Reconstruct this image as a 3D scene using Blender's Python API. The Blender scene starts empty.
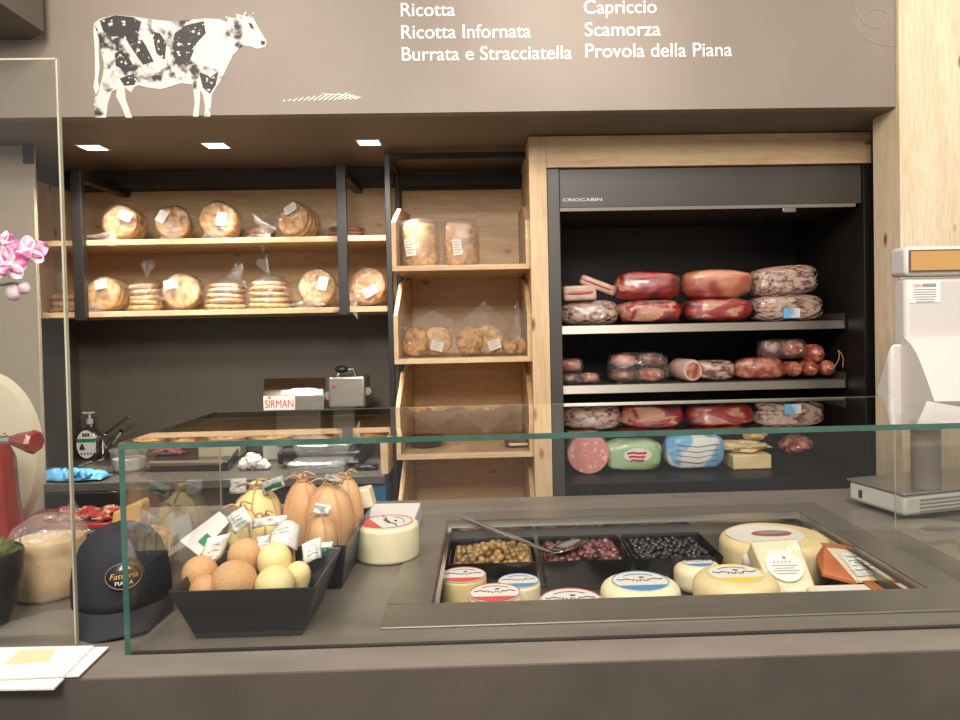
import bpy, bmesh, math, random
from mathutils import Vector, Matrix, Euler, noise
random.seed(7)
SC = bpy.context.scene
COL = SC.collection
PI = math.pi

# ------------------------------------------------------------------ camera
YAW, PITCH, ROLL, FPX, CX, CY, EYE = math.radians(1.598), math.radians(-1.252), math.radians(-1.175), 750.0, 508.2, 340.1, 1.47
_f = Vector((math.sin(YAW)*math.cos(PITCH), math.cos(YAW)*math.cos(PITCH), math.sin(PITCH)))
_r = Vector((math.cos(YAW), -math.sin(YAW), 0)); _u = _r.cross(_f)
RGT = math.cos(ROLL)*_r + math.sin(ROLL)*_u
UPV = -math.sin(ROLL)*_r + math.cos(ROLL)*_u
FWD = _f
cam_d = bpy.data.cameras.new('camera'); cam = bpy.data.objects.new('camera', cam_d); COL.objects.link(cam)
m3 = Matrix((RGT, UPV, -FWD)).transposed()
cam.matrix_world = Matrix.Translation((0, 0, EYE)) @ m3.to_4x4()
cam_d.sensor_width = 36; cam_d.lens = FPX/960*36
cam_d.shift_x = (480-CX)/960; cam_d.shift_y = (CY-360)/960
cam_d.clip_start = .02
SC.camera = cam
def ray(x, y): return (x-CX)/FPX*RGT - (y-CY)/FPX*UPV + FWD
def P(x, y, Y):            # a point of the place seen at (x, y), at depth Y
    d = ray(x, y); return Vector((0, 0, EYE)) + d*(Y/d.y)
def Q(x, y, z):            # the same, at height z
    d = ray(x, y); return Vector((0, 0, EYE)) + d*((z-EYE)/d.z)

# ------------------------------------------------------------------ light and exposure
SC.view_settings.view_transform = 'Standard'; SC.view_settings.look = 'None'
SC.view_settings.exposure = 0.0; SC.view_settings.gamma = 1.0
SC.view_settings.use_curve_mapping = False
try:
    SC.cycles.use_denoising = True
    SC.cycles.transparent_max_bounces = 40
    SC.cycles.max_bounces = 10
    SC.cycles.caustics_reflective = False; SC.cycles.caustics_refractive = False
    SC.cycles.sample_clamp_indirect = 4
except Exception: pass
W = bpy.data.worlds.new('shop_air'); SC.world = W; W.use_nodes = True
W.node_tree.nodes['Background'].inputs[0].default_value = (1.0, .94, .88, 1)
W.node_tree.nodes['Background'].inputs[1].default_value = .55
def lamp(name, kind, loc, power, target=None, size=.1, sizey=None, color=(1, .935, .86), angle=60, blend=.6):
    l = bpy.data.lights.new(name, kind); l.energy = power; l.color = color
    o = bpy.data.objects.new(name, l); COL.objects.link(o); o.location = loc
    if kind == 'AREA':
        l.size = size
        if sizey: l.shape = 'RECTANGLE'; l.size_y = sizey
    elif kind == 'SPOT':
        l.spot_size = math.radians(angle); l.spot_blend = blend; l.shadow_soft_size = size
    else: l.shadow_soft_size = size
    t = Vector(target) if target is not None else Vector(loc)-Vector((0, 0, 1))
    d = (t-Vector(loc)).normalized()
    o.rotation_euler = d.to_track_quat('-Z', 'Y').to_euler()
    return o
# ceiling spots on the customers' side
lamp('ceiling_spot', 'SPOT', (.3, 1.9, 3.0), 24, (.33, 2.7, 2.6), .03, angle=70, blend=1)
lamp('ceiling_spot', 'SPOT', (1.8, 1.8, 3.0), 15, (1.85, 2.7, 2.5), .03, angle=75, blend=1)
lamp('ceiling_spot', 'SPOT', (-1.0, 1.6, 3.0), 20, (-1.0, 2.7, 2.5), .03, angle=80, blend=1)
lamp('added_fill', 'AREA', (-.9, .7, 3.0), 36, (-.9, 1.5, .9), .5, .5)  # unseen area lights added to brighten the counter, this and the next
lamp('added_fill', 'AREA', (.8, .7, 3.0), 36, (.8, 1.6, .9), .5, .5)
lamp('added_fill', 'AREA', (-.2, -1.0, 2.9), 80, (-.2, 3.0, 1.4), .9, .6)  # added fill from behind the camera, lights the fronts, no fixture in view

# ------------------------------------------------------------------ materials
def srgb(r, g, b):
    def c(v):
        v /= 255.0
        return v/12.92 if v <= .04045 else ((v+.055)/1.055)**2.4
    return (c(r), c(g), c(b), 1)
def newmat(name):
    m = bpy.data.materials.new(name); m.use_nodes = True
    nt = m.node_tree; return m, nt, nt.nodes['Principled BSDF']
def coords(nt, stretch=(1, 1, 1), rnd=True):
    tc = nt.nodes.new('ShaderNodeTexCoord'); mp = nt.nodes.new('ShaderNodeMapping')
    mp.inputs['Scale'].default_value = stretch
    nt.links.new(tc.outputs['Object'], mp.inputs[0])
    if rnd:
        oi = nt.nodes.new('ShaderNodeObjectInfo'); mu = nt.nodes.new('ShaderNodeMath'); mu.operation = 'MULTIPLY'
        mu.inputs[1].default_value = 40
        nt.links.new(oi.outputs['Random'], mu.inputs[0]); nt.links.new(mu.outputs[0], mp.inputs['Location'])
    return mp.outputs[0]
def noisetex(nt, vec, scale, detail=4, dist=0):
    n = nt.nodes.new('ShaderNodeTexNoise'); n.inputs['Scale'].default_value = scale
    n.inputs['Detail'].default_value = detail; n.inputs['Distortion'].default_value = dist
    nt.links.new(vec, n.inputs['Vector']); return n.outputs['Fac']
def ramp(nt, fac, stops):
    r = nt.nodes.new('ShaderNodeValToRGB'); e = r.color_ramp.elements
    e[0].position, e[0].color = stops[0]; e[1].position, e[1].color = stops[-1]
    for s in stops[1:-1]:
        x = e.new(s[0]); x.color = s[1]
    nt.links.new(fac, r.inputs[0]); return r.outputs[0]
def bump(nt, p, fac, strength, dist=.01):
    b = nt.nodes.new('ShaderNodeBump'); b.inputs['Strength'].default_value = strength; b.inputs['Distance'].default_value = dist
    nt.links.new(fac, b.inputs['Height']); nt.links.new(b.outputs[0], p.inputs['Normal'])
def plain(name, c, rough=.5, metal=0, c2=None, scale=8, stretch=(1, 1, 1), bmp=0, bscale=None, spec=None, coat=0, lo=.35, hi=.65, bdist=.004, detail=4, sss=0):
    m, nt, p = newmat(name)
    p.inputs['Base Color'].default_value = c; p.inputs['Roughness'].default_value = rough; p.inputs['Metallic'].default_value = metal
    if spec is not None: p.inputs['Specular IOR Level'].default_value = spec
    if coat: p.inputs['Coat Weight'].default_value = coat; p.inputs['Coat Roughness'].default_value = .1
    if sss: p.inputs['Subsurface Weight'].default_value = sss; p.inputs['Subsurface Radius'].default_value = (.01, .006, .003)
    v = None
    if c2 is not None or bmp: v = coords(nt, stretch)
    if c2 is not None:
        nt.links.new(ramp(nt, noisetex(nt, v, scale, detail), [(lo, c), (hi, c2)]), p.inputs['Base Color'])
    if bmp: bump(nt, p, noisetex(nt, v, bscale or scale, detail), bmp, bdist)
    return m
def wood(name, axis, light=srgb(232, 205, 165), dark=srgb(212, 176, 130), knots=True):
    m, nt, p = newmat(name)
    st = [9, 9, 9]; st[axis] = .9
    v = coords(nt, tuple(st), True)
    n1 = noisetex(nt, v, 2.2, 5, .4); n2 = noisetex(nt, v, 14, 3, .2)
    c1 = ramp(nt, n1, [(.35, light), (.7, dark)])
    c2 = ramp(nt, n2, [(.4, (1, 1, 1, 1)), (.75, (.86, .8, .72, 1))])
    mx = nt.nodes.new('ShaderNodeMix'); mx.data_type = 'RGBA'; mx.blend_type = 'MULTIPLY'; mx.inputs[0].default_value = 1
    nt.links.new(c1, mx.inputs[6]); nt.links.new(c2, mx.inputs[7]); out = mx.outputs[2]
    if knots:
        st2 = [7.5, 7.5, 7.5]; st2[axis] = 3.6
        v2 = coords(nt, tuple(st2), True)
        vo = nt.nodes.new('ShaderNodeTexVoronoi'); vo.inputs['Scale'].default_value = 1.0
        nt.links.new(v2, vo.inputs['Vector'])
        k = ramp(nt, vo.outputs['Distance'], [(.03, srgb(105, 66, 36)), (.07, srgb(190, 148, 105)), (.12, (1, 1, 1, 1))])
        m2 = nt.nodes.new('ShaderNodeMix'); m2.data_type = 'RGBA'; m2.blend_type = 'MULTIPLY'; m2.inputs[0].default_value = .9
        nt.links.new(out, m2.inputs[6]); nt.links.new(k, m2.inputs[7]); out = m2.outputs[2]
    nt.links.new(out, p.inputs['Base Color']); p.inputs['Roughness'].default_value = .55
    bump(nt, p, n2, .08, .002)
    return m
def glassmat(name, tint=(.955, .965, .955, 1), base=0.0, gain=1.35, rough=0.0, wrinkle=0, wscale=30, gloss=(1, 1, 1, 1), haze=None, bd=.01):
    m = bpy.data.materials.new(name); m.use_nodes = True; nt = m.node_tree; nt.nodes.clear()
    out = nt.nodes.new('ShaderNodeOutputMaterial'); mix = nt.nodes.new('ShaderNodeMixShader')
    tr = nt.nodes.new('ShaderNodeBsdfTransparent'); tr.inputs[0].default_value = tint
    gl = nt.nodes.new('ShaderNodeBsdfGlossy'); gl.inputs[0].default_value = gloss; gl.inputs['Roughness'].default_value = rough
    fr = nt.nodes.new('ShaderNodeFresnel'); fr.inputs[0].default_value = 1.5
    ge = nt.nodes.new('ShaderNodeNewGeometry')
    mu = nt.nodes.new('ShaderNodeMath'); mu.operation = 'MULTIPLY_ADD'; mu.inputs[1].default_value = gain; mu.inputs[2].default_value = base
    inv = nt.nodes.new('ShaderNodeMath'); inv.operation = 'SUBTRACT'; inv.inputs[0].default_value = 1; inv.use_clamp = True
    m2 = nt.nodes.new('ShaderNodeMath'); m2.operation = 'MULTIPLY'; m2.use_clamp = True
    L = nt.links.new
    L(fr.outputs[0], mu.inputs[0]); L(ge.outputs['Backfacing'], inv.inputs[1]); L(mu.outputs[0], m2.inputs[0]); L(inv.outputs[0], m2.inputs[1])
    L(m2.outputs[0], mix.inputs[0]); L(tr.outputs[0], mix.inputs[1]); L(gl.outputs[0], mix.inputs[2])
    if wrinkle:
        v = coords(nt, (1, 1, 1)); b = nt.nodes.new('ShaderNodeBump'); b.inputs['Strength'].default_value = wrinkle; b.inputs['Distance'].default_value = bd
        L(noisetex(nt, v, wscale, 3, 1.0), b.inputs['Height']); L(b.outputs[0], gl.inputs['Normal'])
    last = mix.outputs[0]
    if haze:
        df = nt.nodes.new('ShaderNodeBsdfDiffuse'); df.inputs[0].default_value = (.9, .88, .84, 1)
        mh = nt.nodes.new('ShaderNodeMixShader'); mh.inputs[0].default_value = haze
        L(last, mh.inputs[1]); L(df.outputs[0], mh.inputs[2]); last = mh.outputs[0]
    L(last, out.inputs[0]); return m
def emit(name, c, s):
    m = bpy.data.materials.new(name); m.use_nodes = True; nt = m.node_tree; nt.nodes.clear()
    o = nt.nodes.new('ShaderNodeOutputMaterial'); e = nt.nodes.new('ShaderNodeEmission'); e.inputs[0].default_value = c; e.inputs[1].default_value = s
    nt.links.new(e.outputs[0], o.inputs[0]); return m

M = {}
M['fascia'] = plain('fascia_paint', srgb(142, 129, 116), .55, c2=srgb(136, 123, 110), scale=3, bmp=.03, bscale=60)
M['soffit'] = plain('soffit_paint', srgb(112, 102, 91), .5, c2=srgb(106, 96, 85), scale=4)
M['wall_dark'] = plain('dark_wall', srgb(102, 92, 80), .5, c2=srgb(94, 85, 74), scale=3, stretch=(1, 1, 1), bmp=.05, bscale=40)
M['blackwall'] = plain('black_beam_paint', srgb(52, 48, 44), .7)
M['wall_left'] = plain('grey_render', srgb(170, 156, 138), .6, c2=srgb(160, 146, 128), scale=3)
M['floor'] = plain('floor_tile', srgb(92, 86, 80), .4, c2=srgb(80, 75, 70), scale=3)
M['counter'] = plain('counter_laminate', srgb(124, 115, 105), .36, c2=srgb(112, 103, 94), scale=5, stretch=(1, 3, 3), bmp=.04, bscale=120, detail=6)
M['worktopgrey'] = plain('worktop_laminate', srgb(98, 93, 85), .4, c2=srgb(88, 83, 76), scale=6)
M['counterfront'] = plain('counter_front_laminate', srgb(90, 81, 73), .5, c2=srgb(78, 70, 63), scale=5, bmp=.05, bscale=120, detail=6)
WL, WD = srgb(222, 192, 152), srgb(204, 168, 126)
M['woodx'] = wood('pine_along_x', 0, WL, WD); M['woody'] = wood('pine_along_y', 1, WL, WD); M['woodz'] = wood('pine_along_z', 2, WL, WD)
M['woodpost'] = wood('pale_spruce', 2, srgb(232, 214, 184), srgb(220, 198, 164))
M['steel'] = plain('brushed_steel', srgb(176, 170, 161), .38, .85, c2=srgb(164, 158, 149), scale=6, stretch=(1, 40, 40))
M['steelbright'] = plain('polished_steel', srgb(205, 202, 196), .12, 1)
M['chrome'] = plain('chrome', srgb(220, 220, 218), .06, 1)
M['blackmetal'] = plain('black_steel', srgb(48, 45, 43), .4, .2, c2=srgb(42, 40, 38), scale=10)
M['fridge'] = plain('fridge_charcoal', srgb(70, 64, 57), .42, c2=srgb(66, 60, 53), scale=5)
M['fridgein'] = plain('fridge_interior', srgb(25, 22, 21), .5, spec=.25)
M['alu'] = plain('aluminium_strip', srgb(142, 135, 124), .38, .9)
M['glass'] = glassmat('clear_glass')
M['acrylic'] = glassmat('clear_acrylic', (.96, .95, .93, 1), .02, 1.2)
M['film'] = glassmat('plastic_film', (.97, .96, .95, 1), .05, 1.5, .06, 1.0, 30, haze=.03, bd=.025)
M['filmcloudy'] = glassmat('cloudy_film', (.95, .94, .93, 1), .08, 1.3, .12, .9, 45, haze=.07)
M['netfilm'] = glassmat('tight_film', (.97, .96, .96, 1), .03, 1.0, .1, .7, 50)
M['clearplastic'] = glassmat('clear_plastic', (.93, .94, .94, 1), .08, 1.5, .05, .3, 60, haze=.06)
M['edge'] = plain('green_glass_edge', srgb(62, 96, 84), .15, c2=srgb(42, 76, 64), scale=14, spec=.8)
M['edgepale'] = plain('pale_glass_edge', srgb(176, 172, 152), .2, c2=srgb(150, 146, 126), scale=6)
M['white'] = plain('white_paper', srgb(218, 212, 205), .6)
M['label'] = plain('printed_label', srgb(226, 220, 212), .4)
M['ink'] = plain('dark_ink', srgb(58, 52, 54), .6)
M['inkgrey'] = plain('grey_ink', srgb(140, 136, 134), .6)
M['red'] = plain('red_print', srgb(206, 84, 76), .5)
M['redsign'] = plain('sign_red', srgb(196, 42, 40), .5)
M['blue'] = plain('blue_print', srgb(86, 140, 186), .5)
M['yellowp'] = plain('yellow_colour', srgb(226, 196, 78), .5)
M['green'] = plain('green_print', srgb(46, 128, 82), .5)
M['lettering'] = plain('cream_lettering', srgb(252, 244, 232), .5)
M['cow'] = None
M['blackplastic'] = plain('black_plastic', srgb(40, 38, 37), .35)
M['traynavy'] = plain('charcoal_tray', srgb(46, 46, 50), .3)
M['bread'] = plain('toasted_bread', srgb(208, 162, 104), .75, c2=srgb(142, 94, 52), scale=46, lo=.4, hi=.66, bmp=.6, bscale=50, bdist=.006)
M['breadpale'] = plain('pale_bread', srgb(218, 180, 124), .75, c2=srgb(158, 110, 64), scale=46, lo=.4, hi=.68, bmp=.6, bscale=50, bdist=.006)
M['breaddark'] = plain('dark_rusk', srgb(150, 92, 52), .75, c2=srgb(112, 64, 36), scale=22, bmp=.6, bscale=50, bdist=.006)
M['pecorino'] = plain('ivory_cheese', srgb(238, 224, 190), .5, c2=srgb(228, 211, 172), scale=14, bmp=.12, bscale=70, sss=.05)
M['cheesetan'] = plain('golden_cheese', srgb(228, 206, 160), .5, c2=srgb(216, 190, 138), scale=10, bmp=.15, bscale=60, sss=.05)
M['provpink'] = plain('smoked_rind', srgb(218, 170, 122), .5, c2=srgb(204, 150, 102), scale=12, bmp=.06, bscale=40, sss=.05)
M['provnet'] = plain('netted_smoked_rind', srgb(216, 168, 120), .6, c2=srgb(198, 148, 102), scale=420, lo=.35, hi=.65, bmp=.5, bscale=420, detail=1)
M['provyellow'] = plain('straw_rind', srgb(236, 216, 160), .5, c2=srgb(226, 202, 138), scale=12, bmp=.06, bscale=40, sss=.05)
M['string'] = plain('raffia_string', srgb(196, 152, 112), .8)
M['twine'] = plain('brown_twine', srgb(168, 120, 84), .8)
M['orange'] = plain('orange_rind', srgb(190, 112, 64), .45, c2=srgb(158, 82, 46), scale=14)
M['ham'] = plain('ham_meat', srgb(150, 36, 32), .35, c2=srgb(190, 122, 92), scale=11, lo=.46, hi=.6, coat=.6, detail=2)
M['hamfat'] = plain('ham_fat', srgb(192, 124, 88), .35, c2=srgb(150, 44, 36), scale=9, lo=.5, hi=.72, coat=.6, detail=2)
M['net'] = plain('mould_rind', srgb(196, 168, 148), .5, c2=srgb(100, 58, 56), scale=34, stretch=(.8, 1, 1.6), lo=.46, hi=.6, coat=.3, detail=3)
M['lard'] = plain('lard', srgb(214, 186, 168), .4, c2=srgb(194, 156, 138), scale=20, coat=.4)
M['leanstripe'] = plain('lean_stripe', srgb(176, 84, 70), .4)
M['salami'] = plain('salami', srgb(148, 66, 52), .4, c2=srgb(200, 140, 112), scale=32, lo=.42, hi=.66, coat=.5, detail=2)
M['salamidark'] = plain('dark_salami', srgb(96, 44, 34), .4, c2=srgb(150, 88, 66), scale=30, lo=.45, hi=.7, coat=.5)
M['mortadella'] = plain('mortadella', srgb(214, 140, 132), .45, c2=srgb(236, 196, 184), scale=55, lo=.58, hi=.66, detail=1)
M['greenpack'] = plain('green_wrapper', srgb(186, 200, 164), .35, c2=srgb(152, 184, 128), scale=6, coat=.4)
M['bluepack'] = plain('blue_wrapper', srgb(120, 176, 214), .35, c2=srgb(226, 222, 216), scale=7, lo=.47, hi=.53, coat=.4)
M['olgreen'] = plain('olive_brown_green', srgb(172, 134, 82), .3, c2=srgb(104, 74, 36), scale=22, lo=.4, hi=.6, coat=.5)
M['olred'] = plain('olive_purple', srgb(138, 78, 74), .3, c2=srgb(66, 30, 34), scale=18, lo=.42, hi=.58, coat=.5)
M['olblack'] = plain('olive_black', srgb(44, 40, 42), .25, c2=srgb(26, 24, 26), scale=30, coat=.6)
M['cap'] = plain('navy_cotton', srgb(36, 36, 43), .85, c2=srgb(30, 30, 36), scale=200, bmp=.15, bscale=700)
M['gold'] = plain('gold_thread', srgb(206, 160, 92), .7)
M['scale'] = plain('scale_plastic', srgb(196, 189, 182), .4)
M['scalegrey'] = plain('scale_column', srgb(128, 118, 108), .35)
M['amber'] = emit('amber_display', srgb(232, 178, 108), .95)
M['amberframe'] = plain('display_frame', srgb(92, 80, 68), .4)
M['redenamel'] = plain('red_enamel', srgb(136, 24, 20), .25, coat=.6)
M['cream'] = plain('cream_enamel', srgb(186, 176, 152), .3, coat=.5)
M['bluecab'] = plain('blue_laminate', srgb(44, 92, 124), .5)
M['nitrile'] = plain('blue_nitrile', srgb(96, 170, 216), .5)
M['pinkcloth'] = plain('pink_cloth', srgb(222, 110, 122), .8)
M['soil'] = plain('moss', srgb(108, 112, 52), .9, c2=srgb(70, 76, 34), scale=40, bmp=1, bscale=60)
M['petal'] = None
M['petalwhite'] = plain('orchid_white', srgb(236, 216, 216), .5, c2=srgb(222, 180, 196), scale=60, sss=.1)
M['petalpink'] = plain('orchid_magenta', srgb(178, 66, 128), .5, c2=srgb(226, 170, 196), scale=70, lo=.45, hi=.62, sss=.1)
M['stem'] = plain('stem_green', srgb(112, 120, 58), .5)
M['blackgloss'] = plain('black_gloss', srgb(30, 28, 28), .15)
M['soapdark'] = plain('dark_bottle', srgb(62, 54, 46), .2, coat=.5)
M['lamp'] = emit('downlight_diffuser', (1, .95, .86, 1), 9)
M['tan'] = plain('tan_rind', srgb(204, 166, 106), .5, c2=srgb(184, 140, 84), scale=18, bmp=.2, bscale=40)
M['redtray'] = plain('red_tray', srgb(150, 44, 40), .35)
M['curl'] = plain('beige_line', srgb(178, 156, 134), .6)
M['beige'] = plain('beige_plastic', srgb(214, 200, 166), .5)
def hammat():
    m, nt, p = newmat('ham_meat_marbled'); v = coords(nt, (.8, 1, 1.5))
    n = noisetex(nt, v, 8, 4, 1.2)
    nt.links.new(ramp(nt, n, [(.36, srgb(92, 20, 22)), (.48, srgb(158, 36, 34)), (.54, srgb(150, 40, 34)), (.58, srgb(206, 150, 122)), (.70, srgb(176, 108, 78))]), p.inputs['Base Color'])
    p.inputs['Roughness'].default_value = .35; p.inputs['Coat Weight'].default_value = .6; p.inputs['Coat Roughness'].default_value = .1
    return m
M['ham'] = hammat()
def cowmat():
    m, nt, p = newmat('cow_print'); v = coords(nt, (1, 1, 1), False)
    n = noisetex(nt, v, 34, 6, .4)
    n2 = noisetex(nt, v, 9, 2, .3)
    a = nt.nodes.new('ShaderNodeMath'); a.operation = 'MULTIPLY_ADD'; a.inputs[1].default_value = .45
    nt.links.new(n, a.inputs[0]); 
    b = nt.nodes.new('ShaderNodeMath'); b.operation = 'MULTIPLY'; b.inputs[1].default_value = .62
    nt.links.new(n2, b.inputs[0]); nt.links.new(b.outputs[0], a.inputs[2])
    nt.links.new(ramp(nt, a.outputs[0], [(.43, srgb(58, 52, 50)), (.52, srgb(214, 205, 196))]), p.inputs['Base Color'])
    p.inputs['Roughness'].default_value = .6
    return m
M['cow'] = cowmat()
M['cowblack'] = plain('cow_print_black', srgb(60, 54, 52), .6, c2=srgb(232, 224, 216), scale=70, lo=.6, hi=.66)

# ------------------------------------------------------------------ mesh helpers
def tagp(o, label=None, cat=None, group=None, kind=None):
    if label: o['label'] = label
    if cat: o['category'] = cat
    if group: o['group'] = group
    if kind: o['kind'] = kind
    return o
def thing(name, label, cat, loc=(0, 0, 0), rotz=0, group=None):
    o = bpy.data.objects.new(name, None); COL.objects.link(o); o.empty_display_size = .05
    o.location = loc; o.rotation_euler = (0, 0, rotz)
    return tagp(o, label, cat, group)
class MB:
    def __init__(s): s.v = []; s.f = []
    def add(s, vs, fs):
        b = len(s.v); s.v += [Vector(v) for v in vs]; s.f += [tuple(b+i for i in f) for f in fs]; return s
    def box(s, a, b, mat=None):
        x0, y0, z0 = a; x1, y1, z1 = b
        vs = [(x0, y0, z0), (x1, y0, z0), (x1, y1, z0), (x0, y1, z0), (x0, y0, z1), (x1, y0, z1), (x1, y1, z1), (x0, y1, z1)]
        if mat is not None: vs = [mat @ Vector(v) for v in vs]
        return s.add(vs, [(0, 3, 2, 1), (4, 5, 6, 7), (0, 1, 5, 4), (1, 2, 6, 5), (2, 3, 7, 6), (3, 0, 4, 7)])
    def hexa(s, q0, q1):
        return s.add(list(q0)+list(q1), [(3, 2, 1, 0), (4, 5, 6, 7), (0, 1, 5, 4), (1, 2, 6, 5), (2, 3, 7, 6), (3, 0, 4, 7)])
    def lathe(s, prof, n=32, c=(0, 0, 0), mat=None, sx=1, sy=1, nz=0, seed=0, ribs=0, ribamp=0, flute=None):
        c = Vector(c); vs = []; fs = []; rows = []
        for k, (r, z) in enumerate(prof):
            row = []
            if r < 1e-6:
                row = [len(vs)]; vs.append(Vector((0, 0, z)))
            else:
                for i in range(n):
                    a = 2*PI*i/n; rr = r
                    if ribs: rr *= 1+ribamp*math.cos(ribs*a)
                    if nz: rr *= 1+nz*noise.noise(Vector((math.cos(a)*1.7+seed, math.sin(a)*1.7, z*14+seed*3.1)))
                    row.append(len(vs)); vs.append(Vector((math.cos(a)*rr*sx, math.sin(a)*rr*sy, z)))
            rows.append(row)
        for a, b in zip(rows, rows[1:]):
            if len(a) == 1 and len(b) == 1: continue
            if len(a) == 1: fs += [(a[0], b[(i+1) % n], b[i]) for i in range(n)]
            elif len(b) == 1: fs += [(a[i], a[(i+1) % n], b[0]) for i in range(n)]
            else: fs += [(a[i], a[(i+1) % n], b[(i+1) % n], b[i]) for i in range(n)]
        if len(rows[0]) > 1: fs.append(tuple(reversed(rows[0])))
        if len(rows[-1]) > 1: fs.append(tuple(rows[-1]))
        if mat is not None: vs = [mat @ v for v in vs]
        return s.add([v+c for v in vs], fs)
    def cyl(s, p0, p1, r0, r1=None, n=20):
        p0, p1 = Vector(p0), Vector(p1); r1 = r0 if r1 is None else r1; d = p1-p0
        q = d.to_track_quat('Z', 'Y').to_matrix().to_4x4(); q.translation = p0
        return s.lathe([(r0, 0), (r1, d.length)], n, mat=q)
    def tube(s, pts, r, n=8, closed=False):
        pts = [Vector(p) for p in pts]; vs = []; fs = []; N = len(pts); up = None
        for i, p in enumerate(pts):
            if closed: t = pts[(i+1) % N]-pts[i-1]
            else: t = pts[min(i+1, N-1)]-pts[max(i-1, 0)]
            t = t.normalized() if t.length > 1e-9 else Vector((0, 0, 1))
            if up is None: up = t.orthogonal()
            up = (up-up.dot(t)*t); up = up.normalized() if up.length > 1e-6 else t.orthogonal()
            w = t.cross(up); rr = r[i] if isinstance(r, (list, tuple)) else r
            for k in range(n):
                a = 2*PI*k/n; vs.append(p+up*math.cos(a)*rr+w*math.sin(a)*rr)
        for i in range(N if closed else N-1):
            j = (i+1) % N
            fs += [(i*n+k, i*n+(k+1) % n, j*n+(k+1) % n, j*n+k) for k in range(n)]
        if not closed: fs += [tuple(reversed(range(n))), tuple((N-1)*n+k for k in range(n))]
        return s.add(vs, fs)
    def blob(s, c, rad, nz=.1, seed=0, freq=1.5, rot=None, nu=28, nv=16, power=1.0, flat=None):
        c = Vector(c); vs = []; fs = []
        R = rot.to_matrix() if rot is not None else Matrix.Identity(3)
        def sp(t): return math.copysign(abs(t)**power, t)
        for j in range(nv+1):
            ph = PI*j/nv
            for i in range(nu):
                a = 2*PI*i/nu
                d = Vector((math.sin(ph)*math.cos(a), math.sin(ph)*math.sin(a), math.cos(ph)))
                k = 1+nz*noise.noise(d*freq+Vector((seed*7.3, seed*3.7, seed)))+nz*.4*noise.noise(d*freq*3+Vector((seed*2.3, seed, 5)))
                v = Vector((sp(d.x)*rad[0], sp(d.y)*rad[1], sp(d.z)*rad[2]))*k
                if flat is not None and v.z < -rad[2]*flat: v.z = -rad[2]*flat
                vs.append(c+R @ v)
        for j in range(nv):
            for i in range(nu):
                a, b = j*nu+i, j*nu+(i+1) % nu
                fs.append((a, a+nu, b+nu, b))
        return s.add(vs, fs)
    def prism(s, poly, d):      # a traced outline in the place (list of 3-D points) with real thickness d
        d = Vector(d); n = len(poly); p = [Vector(x) for x in poly]
        return s.add(p+[x+d for x in p], [tuple(range(n)), tuple(reversed(range(n, 2*n)))]+[(i, i+n, (i+1) % n+n, (i+1) % n) for i in range(n)])
    def sheet(s, fn, nu, nv, th=.0012):
        vs = []; fs = []
        for j in range(nv+1):
            for i in range(nu+1): vs.append(Vector(fn(i/nu, j/nv)))
        w = nu+1
        for j in range(nv):
            for i in range(nu): fs.append((j*w+i, j*w+i+1, (j+1)*w+i+1, (j+1)*w+i))
        return s.add(vs, fs)
    def build(s, name, m, parent=None, world=True, smooth=30, bevel=0, bseg=2, subsurf=0, solid=0, label=None, cat=None, group=None, kind=None, origin=None, loc=None, rot=None):
        me = bpy.data.meshes.new(name)
        off = Vector((0, 0, 0))
        if parent is not None and world:
            q = parent
            while q is not None: off += Vector(q.location); q = q.parent
        elif parent is None and world:
            if origin is not None: off = Vector(origin)
            else:
                lo = [min(v[i] for v in s.v) for i in range(3)]; hi = [max(v[i] for v in s.v) for i in range(3)]
                off = Vector(((lo[0]+hi[0])/2, (lo[1]+hi[1])/2, lo[2]))
        me.from_pydata([v-off for v in s.v], [], s.f); me.update()
        bm = bmesh.new(); bm.from_mesh(me)
        bmesh.ops.remove_doubles(bm, verts=bm.verts, dist=1e-6)
        bmesh.ops.recalc_face_normals(bm, faces=bm.faces); bm.to_mesh(me); bm.free()
        if smooth:
            for p in me.polygons: p.use_smooth = True
            me.set_sharp_from_angle(angle=math.radians(smooth))
        o = bpy.data.objects.new(name, me); COL.objects.link(o); me.materials.append(m)
        if parent is not None: o.parent = parent
        elif world: o.location = off
        if loc is not None: o.location = loc
        if rot is not None: o.rotation_euler = rot
        if solid: md = o.modifiers.new('thickness', 'SOLIDIFY'); md.thickness = solid; md.offset = 0
        if bevel: md = o.modifiers.new('bevel', 'BEVEL'); md.width = bevel; md.segments = bseg; md.limit_method = 'ANGLE'; md.angle_limit = math.radians(40)
        if subsurf: md = o.modifiers.new('sub', 'SUBSURF'); md.levels = subsurf; md.render_levels = subsurf
        return tagp(o, label, cat, group, kind)
def copy_tree(o, parent=None):
    c = o.copy(); COL.objects.link(c)
    if parent is not None: c.parent = parent
    for ch in list(o.children): copy_tree(ch, c)
    return c
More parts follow.
